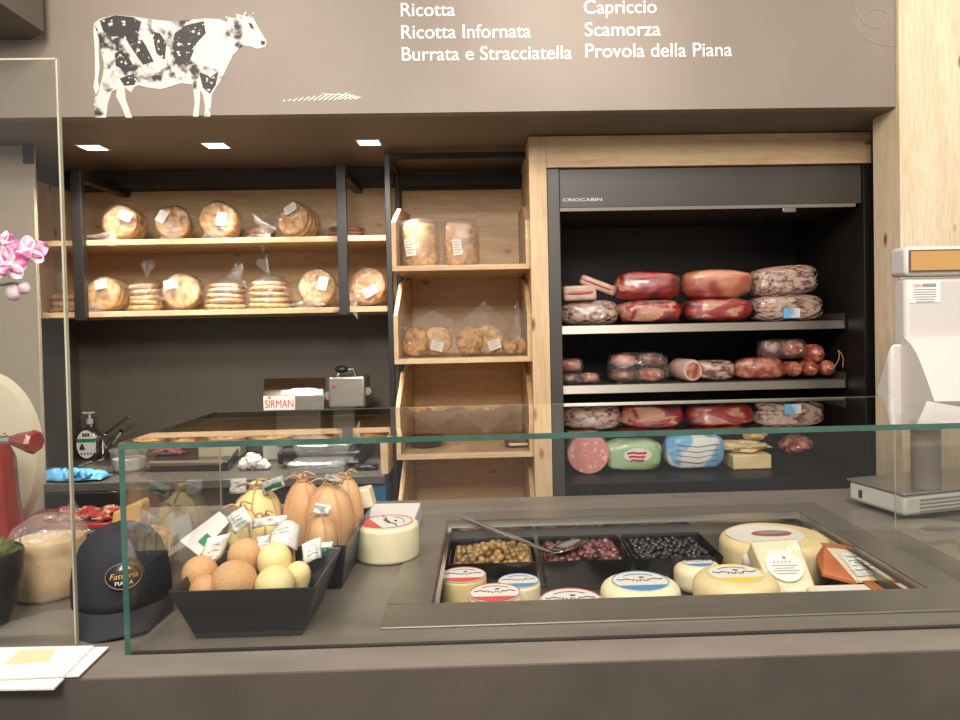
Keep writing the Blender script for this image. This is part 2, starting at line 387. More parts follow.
def text(s, name, m, parent, origin, width=None, height=None, right=(1, 0, 0), up=(0, 0, 1), bold=0.0, ext=.0008, shear=0):
    cu = bpy.data.curves.new(name, 'FONT'); cu.body = s; cu.size = 1; cu.offset = bold; cu.shear = shear
    o = bpy.data.objects.new(name, cu); COL.objects.link(o)
    bpy.context.view_layer.update()
    me = bpy.data.meshes.new_from_object(o.evaluated_get(bpy.context.evaluated_depsgraph_get()))
    bpy.data.objects.remove(o)
    xs = [v.co.x for v in me.vertices]; ys = [v.co.y for v in me.vertices]
    w = max(xs)-min(xs); x0 = min(xs)
    kx = (width/w) if width else None; ky = (height/.73) if height else kx
    if kx is None: kx = ky
    R, U = Vector(right).normalized(), Vector(up).normalized(); N = R.cross(U)
    off = Vector((0, 0, 0)); q = parent
    while q is not None: off += Vector(q.location); q = q.parent
    org = Vector(origin)-off
    for v in me.vertices: v.co = org+R*((v.co.x-x0)*kx)+U*(v.co.y*ky)+N*ext
    ob = bpy.data.objects.new(name, me); COL.objects.link(ob); me.materials.clear(); me.materials.append(m); ob.parent = parent
    return ob
def rotm(x=0, y=0, z=0): return Euler((x, y, z)).to_matrix().to_4x4()

# ------------------------------------------------------------------ the room
FB, SOF = 2.70, 2.229          # fascia plane, soffit height
WB = 3.75                     # back wall
CT = .92                      # counter top
MB().box((-3.6, -2.5, -.06), (3.4, 3.95, 0)).build('floor', M['floor'], kind='structure', label='dark grey shop floor')
MB().box((-3.6, WB, 0), (.24, WB+.12, SOF+.01)).build('wall_back', M['wall_dark'], kind='structure', label='dark grey-brown back wall behind the shelves')
MB().box((.24, 3.86, 0), (3.4, 3.98, SOF+.01)).build('wall_right', M['wall_dark'], kind='structure', label='dark wall behind the fridge cabinet')
pe = P(36, 240, 3.08).x
NX = -2.012
MB().box((-3.6, 3.101, 0), (NX, WB-.002, SOF-.001)).build('wall_niche', M['wall_dark'], kind='structure', label='dark side wall of the shelf niche')
MB().box((-3.6, 3.08, 0), (pe, 3.10, SOF-.001)).build('wall_left', M['wall_left'], kind='structure', bevel=.004, label='grey plastered wall pier left of the bread shelves')
MB().box((-3.6, FB+.0501, SOF), (3.4, 3.98, SOF+.05)).build('ceiling', M['soffit'], kind='structure', label='dark soffit with three recessed lights')
# corner wedge of the lowered ceiling, upper left
zc = 2.5
wp = [Q(44, 32, zc), Q(0, 3, zc), Vector((-2.6, Q(0, 3, zc).y-.5, zc)), Vector((-2.6, Q(0, 56, zc).y+.3, zc)), Q(0, 56, zc)]
MB().prism(wp, (0, 0, .5)).build('trim_1', M['wall_dark'], kind='structure', smooth=0, label='dark angled ceiling corner above the fascia')

# menu fascia
pr = 1.503
board = thing('menu_fascia', 'grey-brown overhead fascia board with white cheese names and a cow drawing', 'sign', (0, FB, SOF))
MB().box((-3.6, FB, SOF), (pr-.001, FB+.05, 3.4)).build('panel', M['fascia'], board)
TY = FB-.001
for s, x0, x1, by in (('Ricotta', 401, 455, 16.3), ('Ricotta Infornata', 401.5, 531, 38.6), ('Burrata e Stracciatella', 402, 572, 60.7),
                      ('Capriccio', 584, 656.5, 13.6), ('Scamorza', 585, 660.5, 36.2), ('Provola della Piana', 585.5, 732, 57.6)):
    a = P(x0, by, TY); b = P(x1, by-(x1-x0)*.0085, TY)
    text(s, 'lettering', M['lettering'], board, (a.x, TY, a.z), width=(b.x-a.x), bold=.006, ext=.0008)
def trace(pts, k=3.0, ox=0, oy=0): return [P(ox+x/k, oy+y/k, FB-.0005) for x, y in pts]
body = [(283, 70), (300, 57), (345, 45), (400, 50), (450, 58), (520, 65), (580, 59), (620, 56), (660, 58), (684, 68), (676, 48), (700, 55), (712, 52), (708, 41), (724, 46), (730, 48), (737, 33), (748, 45),
        (764, 36), (758, 50), (764, 62), (776, 84), (790, 108), (800, 122), (797, 140), (775, 147), (745, 137), (722, 142), (702, 162), (682, 200), (664, 240), (646, 266), (636, 284), (633, 318), (631, 350), (613, 350), (616, 318),
        (609, 284), (601, 270), (600, 300), (596, 350), (579, 350), (585, 312), (580, 262), (575, 252), (540, 250), (505, 262), (480, 268), (440, 262), (415, 256), (402, 262), (396, 277), (388, 274), (374, 262), (378, 300), (397, 353), (378, 353), (364, 318),
        (349, 290), (351, 268), (336, 274), (324, 312), (319, 353), (287, 353), (281, 322), (286, 292), (300, 262), (310, 222), (312, 190), (303, 150), (298, 120)]
cowp = MB().prism(trace(body), (0, -.0015, 0)).build('cow_drawing', M['cow'], board, smooth=0)
MB().prism(trace([(283, 70), (298, 100), (296, 150), (299, 205), (294, 240), (299, 268), (290, 290), (281, 262), (286, 225), (285, 150), (281, 95)]), (0, -.0015, 0)).build('tail', M['label'], cowp, smooth=0)
for pg in ([(300, 62), (345, 46), (400, 52), (425, 66), (415, 100), (440, 140), (462, 185), (430, 195), (405, 160), (380, 120), (352, 110), (330, 110), (310, 92)],
           [(345, 160), (368, 150), (385, 170), (400, 195), (372, 210), (348, 198)], [(525, 100), (560, 76), (612, 64), (618, 100), (590, 130), (575, 170), (560, 200), (530, 175), (518, 140)],
           [(360, 236), (392, 225), (412, 236), (405, 255), (374, 258)], [(598, 215), (632, 232), (655, 215), (648, 255), (630, 282), (608, 262)],
           [(455, 95), (480, 100), (500, 130), (495, 180), (470, 160), (462, 125)], [(745, 68), (757, 72), (764, 90), (752, 84)], [(782, 122), (796, 124), (794, 136), (784, 134)]):
    MB().prism([p+Vector((0, -.0016, 0)) for p in trace(pg)], (0, -.0008, 0)).build('patch', M['cowblack'], cowp, smooth=0)
sb = MB()
for i in range(15):
    x = 283+i*5.1; h = min(2+i*.75, 9) if i < 11 else 9-(i-10)*1.6
    a = P(x, 101.5-i*.15, FB-.001); b = P(x+h*1.2+3*(i > 9), 101.5-i*.15-h*.8, FB-.001); sb.tube([a, b], .0022, 6)
sb.tube([P(322, 94, FB-.001), P(345, 95, FB-.001), P(360, 97.5, FB-.001)], .0015, 6)
sb.build('pen_scribble', M['lettering'], board)
cl = [(640, -5), (648, 20), (660, 55), (685, 80), (715, 85), (740, 65), (745, 40), (725, 27), (690, 28), (660, 50), (650, 75), (660, 100), (690, 125), (730, 135), (765, 138)]
def smoothpath(pts, it=2):
    for _ in range(it):
        q = [pts[0]]
        for a, b in zip(pts, pts[1:]): q += [a*.75+b*.25, a*.25+b*.75]
        q.append(pts[-1]); pts = q
    return pts
MB().tube(smoothpath([P(640+x/3, y/3, FB-.001) for x, y in cl]), .0016, 6).build('curl_line', M['curl'], board)

# timber post at the right
MB().box((pr, FB-.02, 0), (3.0, 2.87, 3.4)).build('timber_post', M['woodpost'], label='pale spruce post filling the right edge, behind the white scale', cat='post', bevel=.003)
# recessed downlights
for i, (x, y) in enumerate(((93, 147), (216, 145), (369, 142))):
    c = Q(x, y, SOF); s = .042
    t = thing('downlight', ['recessed square ceiling light nearest the cow\'s hind legs, furthest from the fridge', 'middle recessed square ceiling light, between the other two', 'recessed square ceiling light nearest the wooden bread bins'][i], 'light', (c.x, c.y, SOF), 0, 'recessed ceiling lights')
    m = MB()
    for a, b in (((-s-.008, -s-.008), (s+.008, -s)), ((-s-.008, s), (s+.008, s+.008)), ((-s-.008, -s), (-s, s)), ((s, -s), (s+.008, s))):
        m.box((a[0], a[1], -.004), (b[0], b[1], -.0005))
    m.build('frame', M['white'], t, False)
    MB().box((-s, -s, -.003), (s, s, -.001)).build('diffuser', M['lamp'], t, False)
    dl = lamp('downlight_beam', 'AREA', (c.x, c.y, SOF-.012), 5.2, None, .084, color=(1, .89, .76)); dl.data.spread = math.radians(100)

# ------------------------------------------------------------------ bread shelving on the left
SF = 3.30
xl, xr = NX, -.432
zs1, zs2 = 1.868, 1.558
rack = thing('bread_shelving', 'pine bread shelves hung on black steel uprights over the back worktop', 'shelf', ((xl+xr)/2, 3.72, zs2-.022))
MB().box((xl+.002, 3.722, zs2-.03), (xr, 3.746, 2.15)).build('back_panel', M['woodx'], rack)
MB().box((xl+.002, 3.12, zs2-.02), (xl+.022, 3.721, 2.15)).build('side_panel', M['woodz'], rack)
for zz in (zs1, zs2):
    MB().box((xl+.023, SF, zz-.024), (xr-.002, 3.721, zz)).build('shelf_board', M['woodx'], rack, bevel=.002)
zh = P(340, 165, SF-.03).z
for px0, px1 in ((71.5, 82), (336.5, 346)):
    a, b = P(px0+1, 240, SF-.03).x, P(px1+1, 240, SF-.03).x
    MB().box((a, SF-.035, zs2-.035), (b, SF-.001, zh)).build('upright', M['blackmetal'], rack, bevel=.002)
    MB().box((a, SF-.001, zh-.045), (b, 3.72, zh)).build('bracket_arm', M['blackmetal'], rack, bevel=.002)
MB().box((xl+.03, 3.60, 2.152), (xr, 3.746, SOF-.003)).box((pe-.03, 3.06, 2.152), (pe+.004, 3.079, SOF-.003)).box((xl+.002, 3.102, 2.152), (xl+.0299, 3.746, SOF-.003)).build('trim_2', M['blackwall'], kind='structure', label='dark boxed beam above the bread shelves')

# ------------------------------------------------------------------ bread in bags
def wrinkled(m, fn): m.v = [fn(v) for v in m.v]; return m
def price_label(root, c, w, h, right, up):
    right, up = Vector(right).normalized(), Vector(up).normalized(); n = right.cross(up)
    c = Vector(c); R = Matrix((right, up, n)).transposed().to_4x4(); R.translation = c
    l = MB().box((-w/2, -h/2, -.0008), (w/2, h/2, .0008), R).build('price_label', M['label'], root, False, label='white printed price label')
    t = MB()
    for k in range(5):
        y = h*.36-k*h*.17; t.box((-w*.38, y-h*.025, .0008), (w*(.38 if k % 2 else .2), y+h*.025, .0011), R)
    t.build('print', M['inkgrey'], l, False)
    return l
def twist(root, p0, d, length, spread, seed, mat=None):
    d = Vector(d).normalized(); p0 = Vector(p0); side = d.cross(Vector((.3, 1, .1))).normalized(); s2 = d.cross(side)
    m = MB(); n = 18; N = 8; vs = []; fs = []
    for j in range(N+1):
        t = j/N
        r = .006+spread*max(0, t-.15)**1.2
        c = p0+d*length*t
        for i in range(n):
            a = 2*PI*i/n; rr = r*(1+.45*math.sin(5*a+seed)*min(1, t*2))
            vs.append(c+side*math.cos(a)*rr*1.3+s2*math.sin(a)*rr*.35+d*(.012*math.sin(3*a+seed*2)*t))
    for j in range(N):
        for i in range(n): fs.append((j*n+i, j*n+(i+1) % n, (j+1)*n+(i+1) % n, (j+1)*n+i))
    m.add(vs, fs); return m.build('twisted_end', mat or M['filmcloudy'], root, False, smooth=60)
def disc_bread(m, c, r, th, mat, seed):
    prof = [(0, 0), (r*.86, 0), (r*.97, th*.22), (r, th*.5), (r*.95, th*.85), (r*.8, th), (r*.3, th*1.02), (0, th*.95)]
    R = mat.copy(); m.lathe(prof, 26, mat=R, nz=.09, seed=seed)
def bag_round(name, label, loc, r, depth, mat, rotz=0, tilt=.18, tw=(-.2, -1, -.6), lab=(.35, .15, 25), group=None, n=4, tip=0, lay=0):
    root = thing(name, label, 'bread', loc, rotz, group)
    base = Matrix.Translation((0, 0, r)) @ rotm(0, lay, 0) @ rotm(PI/2-tilt, 0, 0)
    ths = depth/n
    for k in range(n):
        m = MB(); disc_bread(m, None, r*(1-.04*random.random()), ths*.96, base @ Matrix.Translation((0, 0, depth/2-(k+1)*ths)) @ rotm(0, 0, k*1.3), k+r*100)
        m.build('bread_disc', mat, root, False, smooth=50)
    w = MB(); R = r*1.05; D = depth/2+.008
    w.lathe([(0, -D), (R*.5, -D*1.02), (R*.9, -D), (R, -D*.7), (R*1.01, 0), (R, D*.7), (R*.88, D), (R*.5, D*1.08), (0, D*1.12)], 40, mat=base, nz=.06, seed=r*50)
    w.build('plastic_bag', M['film'], root, False, smooth=50)
    f = base @ Vector((tip*r, -r*.55, D))
    twist(root, f, tw, r*.95, r*.75, r*77)
    a = math.radians(lab[2])
    rt = (base.to_3x3() @ Vector((math.cos(a), math.sin(a), 0))); up = (base.to_3x3() @ Vector((-math.sin(a), math.cos(a), 0)))
    price_label(root, base @ Vector((lab[0]*r, lab[1]*r, D*1.12+.003)), r*.72, r*.5, rt, up)
    return root
def bag_stack(name, label, loc, r, h, mat, rotz=0, layers=4, tw=(.15, 0, 1), twl=.09, group=None, lab=None, spread=.03):
    root = thing(name, label, 'bread', loc, rotz, group)
    th = h/layers
    for k in range(layers):
        m = MB(); q = Matrix.Translation((random.uniform(-.06, .06)*r, random.uniform(-.06, .06)*r, k*th+.004)) @ rotm(random.uniform(-.05, .05), random.uniform(-.06, .06), k*2.1)
        disc_bread(m, None, r*(1-.05*k*.6-.05*random.random()), th*.95, q, k*3+r*31)
        m.build('bread_disc', mat, root, False, smooth=50)
    R = r*1.07
    w = MB().lathe([(0, .0005), (R*.9, .001), (R*1.03, h*.1), (R*1.02, h*.6), (R*.92, h*.95), (R*.6, h*1.18), (.012, h*1.32), (0, h*1.33)], 40, nz=.07, seed=r*91)
    w.build('plastic_bag', M['film'], root, False, smooth=50)
    twist(root, (0, 0, h*1.3), tw, twl, spread, r*55)
    if lab:
        a = math.radians(lab[2])
        price_label(root, (lab[0]*r, -R*1.07, lab[1]*h), r*.5, r*.62, (math.cos(a), 0, math.sin(a)), (-math.sin(a), 0, math.cos(a)))
    return root
def on(px, Y, z): p = P(px, 300, Y); return (p.x, Y, z)
G1, G2 = 'bagged breads on the upper shelf', 'bagged breads on the lower shelf'
k = .0046
bag_round('bagged_bread', 'bagged round bread on the upper shelf, nearest the left upright, with slanted label', on(128, 3.42, zs1+.002), .078, .12, M['bread'], 0, .12, (-.5, -1, -.9), (.45, .25, -25), G1, tip=-.15)
bag_round('bagged_bread', 'bagged round bread second from left on upper shelf, label folded on its left', on(177, 3.42, zs1+.002), .074, .12, M['bread'], .25, .1, (-.1, -1, -.9), (-.55, .25, 62), G1, tip=-.1)
bag_round('bagged_bread', 'bagged round bread third on upper shelf, upright label on its right half', on(224, 3.42, zs1+.002), .082, .11, M['bread'], 0, .12, (-.1, -1, -.8), (.3, -.05, 84), G1, tip=-.1)
bag_stack('bagged_bread', 'low dark bag of rusks lying between two round breads on upper shelf', on(262, 3.5, zs1+.002), .07, .055, M['breaddark'], 0, 2, (.9, -.2, .4), .05, G1)
bag_round('bagged_bread', 'tilted bagged bread on upper shelf, twisted end pointing left, beside the right upright', on(301, 3.44, zs1+.002), .078, .12, M['bread'], -.3, .2, (-1, -.5, -.25), (0, .5, 32), G1, tip=-.9)
bag_stack('bagged_bread', 'low bag of rusks on upper shelf half behind the right black upright', on(348, 3.5, zs1+.002), .088, .055, M['breaddark'], 0, 3, (-.8, -.2, .5), .06, G1)
bag_stack('bagged_bread', 'small tied bag on lower shelf left of the left upright', on(64, 3.5, zs2+.002), .066, .08, M['bread'], 0, 3, (-.6, 0, .8), .08, G2)
bag_round('bagged_bread', 'shiny round bagged bread on lower shelf just right of the left upright', on(110, 3.42, zs2+.002), .077, .12, M['breadpale'], -.1, .1, (-.2, -1, -.6), (.1, .45, 10), G2)
bag_stack('bagged_bread', 'stack of flat breads with tall twisted bag top, second on the lower shelf', on(147, 3.44, zs2+.002), .08, .118, M['breadpale'], 0, 5, (.15, 0, 1), .07, G2, spread=.02)
bag_round('bagged_bread', 'round bagged bread with bright glare on its left, third on lower shelf', on(185, 3.42, zs2+.002), .08, .12, M['breadpale'], .1, .12, (-.6, -1, .5), (-.45, .3, 10), G2, tip=-.3)
bag_stack('bagged_bread', 'stack of flat breads with bag ends spread like a bow, fourth on lower shelf', on(227, 3.43, zs2+.002), 0.094, .112, M['breadpale'], 0, 5, (.95, 0, .15), .07, G2, spread=.04)
bag_stack('bagged_bread', 'stack of flat breads with bag top leaning left, fifth on the lower shelf', on(270, 3.43, zs2+.002), .095, .12, M['breadpale'], 0, 5, (-.5, 0, 1), .075, G2, spread=.02)
bag_round('bagged_bread', 'round bagged bread with white upright label, against the right upright on lower shelf', on(319, 3.42, zs2+.002), .084, .1, M['breadpale'], .05, .2, (-.3, -1, -.7), (.35, .1, 78), G2, tip=-.1)
bag_round('bagged_bread', 'round bagged bread at right end of lower shelf beside the wooden bins', on(371, 3.43, zs2+.002), .086, .11, M['bread'], -.1, .15, (-.8, -1, -.5), (.2, -.35, 32), G2, tip=-.4)

# ------------------------------------------------------------------ wooden bins
bx0, bx1 = -.383, .184
BF = 3.09
MB().box((bx0-.02, 3.70, .3), (bx1+.002, 3.722, 2.13)).build('bin_back_board', M['woodx'], label='pine board behind the wooden bread bins', cat='panel')
fr = thing('steel_bin_rack', 'black steel frame carrying the wooden bread bins', 'frame', ((bx0+bx1)/2, 3.4, 0))
ux = -.428
for xx, yy in ((ux, 3.26), (ux, 3.62)):
    MB().box((xx, yy, 0), (xx+.024, yy+.028, 2.215 if yy < 3.4 else 2.19)).build('upright', M['blackmetal'] , fr, bevel=.002)
MB().box((ux+.024, 3.26, 2.187), (bx1, 3.288, 2.215)).build('crossbar', M['blackmetal'], fr, bevel=.002)
MB().box((ux+.024, 3.62, 2.145), (bx1, 3.648, 2.19)).build('crossbar', M['blackmetal'], fr, bevel=.002)
MB().box((ux, 3.288, 2.19), (ux+.024, 3.62, 2.213)).build('crossbar', M['blackmetal'], fr, bevel=.002)
BINZ = [(1.694, 1.894, .12, 'top wooden bread bin with clear front, two upright bags inside'),
        (1.312, 1.512, .19, 'wooden bread bin under the top one, holding bags of flat breads'),
        (.917, 1.134, .17, 'wooden bread bin third from top, behind the glass guard, nearly empty'),
        (.53, .74, .17, 'lowest wooden bread bin, mostly hidden behind the counter')]
for zb, zt, rise, lab in BINZ:
    t = thing('bread_bin', lab, 'bin', ((bx0+bx1)/2, 3.35, zb), 0, 'wooden bread bins')
    MB().box((bx0, BF, zb), (bx1, 3.69, zb+.022)).build('bottom_board', M['woodx'], t, bevel=.0015)
    MB().box((bx0+.02, 3.672, zb+.022), (bx1-.02, 3.69, zt+rise)).build('back_board', M['woodx'], t)
    for xa in (bx0, bx1-.018):
        poly = [(xa, BF, zb+.022), (xa, BF, zt), (xa, BF+.22, zt+rise*.75), (xa, 3.69, zt+rise), (xa, 3.69, zb+.022)]
        MB().prism(poly, (.018, 0, 0)).build('side_board', M['woody'], t, smooth=0)
    MB().box((bx0+.018, BF+.012, zb+.022), (bx1-.018, BF+.016, zt+.005)).build('clear_front', M['acrylic'], t, smooth=0)
# tall bags in bin 1
def tall_bag(label, px, w, h, zb, mat, seed, lab):
    root = thing('bagged_loaf', label, 'bread', on(px, 3.24, zb), 0, 'bags standing in the top bin')
    MB().lathe([(0, .003), (w*.42, .006), (w*.5, .02), (w*.5, h*.5), (w*.47, h*.85), (w*.38, h*.96), (0, h)], 30, sy=.7, nz=.12, seed=seed).build('bread', mat, root, False, smooth=60)
    MB().lathe([(0, .001), (w*.46, .002), (w*.55, .02), (w*.54, h*.6), (w*.52, h*.9), (w*.45, h*1.03), (w*.2, h*1.07), (0, h*1.06)], 36, sy=.74, nz=.09, seed=seed+4).build('plastic_bag', M['filmcloudy'], root, False, smooth=60)
    price_label(root, (lab*w, -w*.43, h*.42), w*.28, w*.46, (1, 0, .12), (-.12, 0, 1))
tall_bag('upright bread bag at left end of top bin, label low on its left', 421, .155, .195, BINZ[0][0]+.023, M['breadpale'], 3, -.22)
tall_bag('upright bag of bread with crinkled film top, second in the top bin', 463, .14, .19, BINZ[0][0]+.023, M['bread'], 8, -.12)
# flat breads in bags in bin 2
def pouch(label, pxs, z, peak, lab, seed, group='bags lying in the second bin'):
    (x0, x1) = pxs; a, b = P(x0, 350, 3.2).x, P(x1, 350, 3.2).x; w = b-a
    root = thing('bagged_flatbread', label, 'bread', ((a+b)/2, 3.24, z), 0, group)
    n = max(2, int(w/.085)); r = min(.065, w*.36)
    for i in range(n):
        x = -w/2+r+(w-2*r)*(i/(max(1, n-1))); m = MB()
        disc_bread(m, None, r, .034, Matrix.Translation((x, -.03+.035*(i % 2), r*.96)) @ rotm(0, 0, (-.5+i*.55)) @ rotm(PI/2-.25, 0, 0), seed+i)
        m.build('flatbread', M['breadpale'] if i % 2 else M['bread'], root, False, smooth=50)
    hh = peak
    def prof(u, v):
        x = -w*.56+w*1.12*u
        top = r*2.1+(hh-r*2.1)*max(0, 1-abs(u-.6)*1.9)
        z_ = .001+top*v
        y = -(.075*math.sin(PI*min(1, v*1.05))**.6)*(1-.75*max(0, v-.55)/.45)*math.sin(PI*(.06+.88*u))**.5+.008*noise.noise(Vector((u*6, v*6, seed)))
        return (x, y, z_)
    m = MB().sheet(prof, 18, 12); m.sheet(lambda u, v: (lambda q: (q[0], -q[1]*.8, q[2]))(prof(u, v)), 18, 12)
    m.build('plastic_bag', M['film'], root, False, smooth=60)
    if lab: price_label(root, (lab[0]*w, -.088, .048), .052, .04, (1, 0, lab[1]), (-lab[1], 0, 1))
z2 = BINZ[1][0]+.023
pouch('bag with two round flatbreads at left of the second bin', (402, 452), z2, .2, (.22, -.25), 2)
pouch('bag with a tall peaked film top in the middle of the second bin', (456, 503), z2, .235, (.32, .3), 5)
pouch('narrow bag of flatbreads at right end of the second bin', (504, 527), z2, .24, None, 9)
r3 = thing('black_bowl', 'dark round bowl at left in third bin, seen behind glass edge', 'bowl', on(423, 3.28, BINZ[2][0]+.023))
MB().lathe([(0, .002), (.05, 0), (.075, .02), (.082, .045), (.076, .046), (.068, .02), (.045, .008), (0, .007)], 32).build('bowl_shell', M['blackplastic'], r3, False)
MB().blob((0, 0, .03), (.06, .06, .03), .1, 3).build('dark_food', M['salamidark'], r3, False)
pk = thing('small_food_pack', 'small dark packet at the right end of the third wooden bin', 'packet', on(515, 3.22, BINZ[2][0]+.023))
MB().blob((0, 0, .026), (.058, .04, .026), .1, 2, power=.6).build('contents', M['salamidark'], pk, False)
MB().box((-.04, -.046, .012), (.04, -.0405, .022)).build('price_strip', M['label'], pk, False)

# ------------------------------------------------------------------ fridge with its timber surround
FY = 3.05
sx0, sx1, szt = P(529.5, 200, FY).x, P(871, 131, FY).x, min(SOF-.003, P(640, 134.5, FY).z)
fx0, fx1 = P(548, 230, FY).x, 1.66
fzt = P(640, 167, FY).z
sur = thing('timber_surround', 'pine board surround on the left of and above the black fridge', 'frame', ((sx0+sx1)/2, FY, 0))
MB().box((sx0, FY, 0), (fx0-.001, 3.72, szt)).build('side_post', M['woodz'], sur, bevel=.002)
MB().box((fx0-.001, FY, fzt+.003), (sx1, 3.72, szt)).build('top_board', M['woodx'], sur, bevel=.002)
fdg = thing('wall_fridge', 'tall black open-front wall fridge full of cured meats', 'fridge', ((fx0+fx1)/2, 3.45, 0))
fi0 = P(560, 230, FY+.02).x; fi1 = P(862, 230, FY+.02).x
MB().box((fx0, FY+.005, 0), (fi0, 3.80, fzt)).build('side_panel', M['fridge'], fdg, bevel=.003)
MB().box((fi1, FY+.005, 0), (fx1-.013, 3.80, fzt)).build('side_panel', M['fridgein'], fdg, bevel=.003)
zcan = P(700, 206, FY+.02).z
MB().box((fi0, FY+.02, zcan), (fi1, 3.80, fzt)).build('canopy', M['fridge'], fdg, bevel=.003)
MB().box((fi0, FY+.012, zcan-.014), (fi1-.03, FY+.03, zcan-.0005)).build('canopy_rail', M['scalegrey'], fdg)
lp = P(789, 206.5, FY+.01)
MB().box((lp.x-.028, FY+.004, zcan-.034), (lp.x+.028, FY+.026, zcan-.0145)).build('blind_latch', M['alu'], fdg, bevel=.003)
MB().box((fi0, 3.74, .3), (fi1, 3.80, zcan)).build('back_panel', M['fridgein'], fdg)
zd = .803
MB().box((fi0, FY+.03, .2), (fi1, 3.74, zd)).build('base_deck', M['fridgein'], fdg, bevel=.003)
SHF = 3.22
fs1, fs2 = P(700, 323, SHF).z, P(700, 382.5, SHF).z
for zz in (fs1, fs2):
    e1 = P(843, 320, SHF).x
    sh = MB().box((fi0+.002, SHF+.012, zz-.014), (e1, 3.739, zz)).build('shelf', M['fridge'], fdg)
    h = .036
    MB().prism([(fi0+.002, SHF, zz-.002), (fi0+.002, SHF-.008, zz-h), (fi0+.002, SHF+.011, zz-h), (fi0+.002, SHF+.011, zz-.002)], (e1-fi0, 0, 0)).build('price_rail', M['alu'], sh, smooth=0)
    MB().prism([(e1+.003, SHF-.008, zz-h), (e1+.003, SHF, zz+.03), (e1+.003, 3.72, zz+.03), (e1+.003, 3.72, zz-.07), (e1+.003, 3.3, zz-h)], (.004, 0, 0)).build('bracket', M['fridge'], sh, smooth=0)
a = P(563, 201.5, FY+.02); b = P(602, 200.8, FY+.02)
text('CRIOCABIN', 'brand_lettering', M['label'], fdg, (a.x, FY+.02, a.z), width=b.x-a.x, height=.013, ext=.0008, bold=.004)
lamp('fridge_strip_light', 'AREA', ((fi0+fi1)/2, FY+.14, zcan-.03), .9, ((fi0+fi1)/2, 3.4, 1.0), 1.0, .04, color=(1, .8, .7))

# meats
def loaf(name, label, cat, pxr, z0, Y, depth, h, mat, seed, group=None, film=True, power=.58, nz=.1, rot=None, string=False, tag=None):
    x0, x1 = pxr; a, b = P(x0, 320, Y).x, P(x1, 320, Y).x
    root = thing(name, label, cat, ((a+b)/2, Y+depth/2, z0), 0, group)
    if rot: root.rotation_euler = rot
    w = (b-a)/2
    MB().blob((0, 0, h/2), (w*.98, depth/2, h/2*.98), nz, seed, 1.6, power=power, nu=36, nv=22).build('meat', mat, root, False, smooth=60)
    if film: MB().blob((0, 0, h/2), (w*1.015, depth/2*1.03, h/2*1.03), nz, seed, 1.6, power=power, nu=40, nv=24).build('shrink_wrap', M['netfilm'], root, False, smooth=60)
    if string:
        m = MB()
        for i in range(12):
            for sg in (-1, 1):
                pts = []
                for q in range(25):
                    tt = -.93+1.86*q/24; rr = (1-abs(tt)**3.45)**.29; aa = 2*PI*i/12+sg*tt*1.3
                    pts.append((w*tt*.99, math.copysign(abs(math.cos(aa))**.58, math.cos(aa))*depth/2*rr*1.035, h/2+math.copysign(abs(math.sin(aa))**.58, math.sin(aa))*h/2*rr*1.035))
                m.tube(pts, .0011, 4)
        m.build('netting', M['lard'], root, False)
    return root
za = fs1+.001
GM = 'cured meats on the top fridge shelf'
hA = (fs1-P(600, 298, SHF+.05).z)
def hgt(y0, y1, Y): return abs(P(650, y0, Y).z-P(650, y1, Y).z)
YM = 3.25
hb = hgt(297.5, 322, YM)
loaf('netted_salami', 'pale netted salami at left end of top fridge shelf under two lard slabs', 'salami', (561.5, 621), za, YM, .2, hb, M['net'], 1, GM, string=True)
loaf('ham_piece', 'red boned ham on top fridge shelf, lower of the stack beside netted salami', 'ham', (621.5, 687), za, YM, .2, hb, M['ham'], 2, GM)
loaf('ham_piece', 'marbled dark red ham, lower one of the fridge\'s second ham stack', 'ham', (687.5, 757), za, YM, .2, hb*1.02, M['ham'], 3.4, GM)
nb = loaf('netted_salami', 'netted salami with a pale blue label at right end of top fridge shelf', 'salami', (757.5, 829), za, YM, .2, hb*1.08, M['net'], 4, GM, string=True)
MB().box((-.045, -.106, .012), (.028, -.101, .055)).build('blue_label', M['bluepack'], nb, False, label='pale blue paper label')
zu = za+hb*.95; hu = hgt(269, 296.5, YM+.01)*1.1
loaf('ham_piece', 'boned ham with white fat streak on top, upper of the stack beside lard slabs', 'ham', (617.5, 685), zu, YM+.01, .19, hu, M['ham'], 5.2, GM)
loaf('ham_piece', 'ham with broad pale fat face, upper one of the fridge\'s second ham stack', 'ham', (686.5, 757), zu+.004, YM+.01, .19, hu, M['hamfat'], 6.1, GM)
loaf('netted_salami', 'tilted netted salami lying on top of the blue-labelled one', 'salami', (757, 825), zu+.012, YM+.01, .19, hu*.98, M['net'], 7, GM, rot=(0, -.07, 0), string=True)
def slab(label, p, w, h, d, rot, z=None):
    root = thing('lard_slab', label, 'pancetta', p, 0, GM); root.rotation_euler = rot
    MB().box((-w/2, -d/2, 0), (w/2, d/2, h)).build('fat', M['lard'], root, False, bevel=.012, bseg=3)
    MB().blob((0, -d/2, h*.5), (w*.46, .004, h*.11), .3, 3).build('lean_stripe', M['leanstripe'], root, False)
zl = za+hb*.98
slab('flat slab of white pancetta with a pink stripe on the netted salami', P(578, 301, YM+.06)*1.0, .145, .066, .14, (0, -.03, .05))
slab('slanted slab of white pancetta leaning over the flat slab', Vector((P(597, 288, YM+.1).x, YM+.16, zl+.052)), .17, .045, .1, (0, .38, 0))
